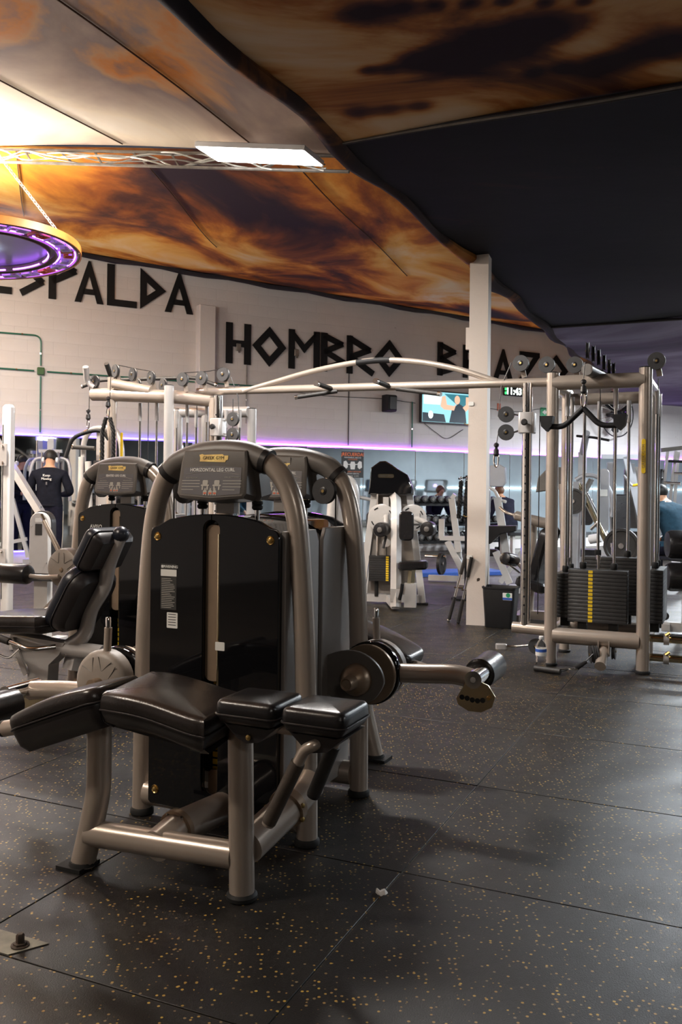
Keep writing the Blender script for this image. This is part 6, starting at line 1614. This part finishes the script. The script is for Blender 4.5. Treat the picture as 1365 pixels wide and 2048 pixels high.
# ------------------------------------------------------------------ small things on the floor
bn = thing('waste_bin', 'black plastic waste bin with a paper label beside the steel column', 'bin', uv(-1.905, 7.86), -AX)
def frust(z, f): return [(x * f, y * f) for x, y in rrect(.30, .22, .035, 4)]
mb = MB(); n_ = len(frust(0, 1)); vs = []
prof = [(.0, .80), (.006, .84), (.345, .985), (.350, 1.03), (.366, 1.04), (.366, 1.0), (.35, .95), (.02, .80)]
for z, f in prof: vs += [(x, y, z) for x, y in frust(z, f)]
mb.add(vs, [(i * n_ + k, i * n_ + (k + 1) % n_, (i + 1) * n_ + (k + 1) % n_, (i + 1) * n_ + k) for i in range(len(prof) - 1) for k in range(n_)] + [tuple(range(n_)), tuple(range((len(prof) - 1) * n_, len(prof) * n_))])
obj('bucket', mb, 'bin_black', bn)
lb_ = obj('paper_label', MB().slab(rrect(.085, .065, .004, 2), [(0, 0), (0, .001)], o=(.085, -.1085, .288), ex=(1, 0, 0), ey=(0, -.045, 1), en=(0, -1, -.045)), 'sticker_white', bn)
obj('label_band', MB().slab(rrect(.085, .02, .002, 1), [(0, 0), (0, .001)], o=(.085, -.1085, .268), ex=(1, 0, 0), ey=(0, -.045, 1), en=(0, -1, -.045)), 'blue_mat', lb_)
obj('label_mark', MB().slab(circ(.02, 12), [(0, 0), (0, .0015)], o=(.092, -.1105, .300), ex=(1, 0, 0), ey=(0, -.045, 1), en=(0, -1, -.045)), 'sign_green', lb_)
for i, (a, b, lab) in enumerate(((Vector((*uv(-2.30, 7.86).xy, .012)), Vector((*uv(-2.165, 7.80).xy, .62)), 'black and chrome pull bar leaning on the steel column, tip resting by the bin'),
                                 (Vector((*uv(-2.41, 7.92).xy, .012)), Vector((*uv(-2.245, 7.90).xy, .64)), 'black and chrome pull bar leaning on the side of the steel column'))):
    t = thing('pull_bar', lab, 'pull bar', a)
    d = b - a
    obj('grip', MB().cyl(d * .02, d * .36, .017, n=12), 'grip', t)
    obj('shaft', MB().cyl(d * .34, d * .72, .012, n=12), 'chrome', t)
    obj('grip', MB().cyl(d * .70, d * 1.0, .017, n=12), 'grip', t)
    obj('end_cap', MB().sph((0, 0, 0.002), .017, 10), 'chrome' if i else 'black_plastic', t)
    obj('swivel', MB().cyl(d * .5 + Vector((-.03, 0, 0)), d * .5 + Vector((.05, -.01, -.005)), .007, n=8), 'chrome', t)
wb_ = thing('water_bottle', 'clear plastic water bottle with blue label on the floor by the weight tower', 'bottle', uv(-1.20, 6.13))
obj('bottle', MB().lathe([(.030, 0), (.036, .004), (.037, .03), (.033, .045), (.037, .058), (.033, .073), (.037, .088), (.0375, .145), (.034, .165), (.022, .188), (.0135, .197), (.0135, .212)], n=24), 'bottle_plastic', wb_)
obj('cap', MB().lathe([(.0155, .206), (.016, .208), (.016, .222), (.013, .225)], n=18), 'white_gloss', wb_)
lb_ = obj('wrap_label', MB().lathe([(.0378, .092), (.0381, .093), (.0381, .142), (.0378, .143)], n=24), 'sticker_white', wb_)
obj('label_band', MB().lathe([(.0383, .118), (.0384, .119), (.0384, .138), (.0383, .139)], n=24), 'blue_mat', lb_)
pp_ = tag(obj('paper_scrap', MB().slab([(-.018, -.004), (-.006, -.014), (.012, -.012), (.020, .0), (.012, .012), (-.004, .010), (-.016, .012)], [(0, .0005), (.001, .006), (.006, .011)], ex=(1, 0, 0), ey=(0, 1, 0), en=(0, 0, 1), warp=lambda x, y, h: .004 * math.sin(x * 300)), 'paper', loc=uv(-.96, 2.49)), 'tiny crumpled white paper scrap beside the floor seam', 'paper')
ap_ = thing('floor_anchor', 'rusty bolt on a greyish steel plate set between the rubber mats', 'anchor plate', uv(-1.80, 1.788, .0008), -AX)
obj('plate', MB().slab([(-.5, -.045), (.09, -.045), (.145, .045), (-.5, .045)], [(0, 0), (0, .002)], ex=(1, 0, 0), ey=(0, 1, 0), en=(0, 0, 1)), 'dirt_plate', ap_)
obj('bolt', MB().lathe([(.018, .002), (.018, .010), (.011, .011), (.011, .03), (.008, .034)], (.085, .003, 0), n=6), 'rust_brown', ap_)
obj('washer', MB().lathe([(.024, .002), (.024, .005), (.018, .006)], (.085, .003, 0), n=16), 'rust_brown', ap_)
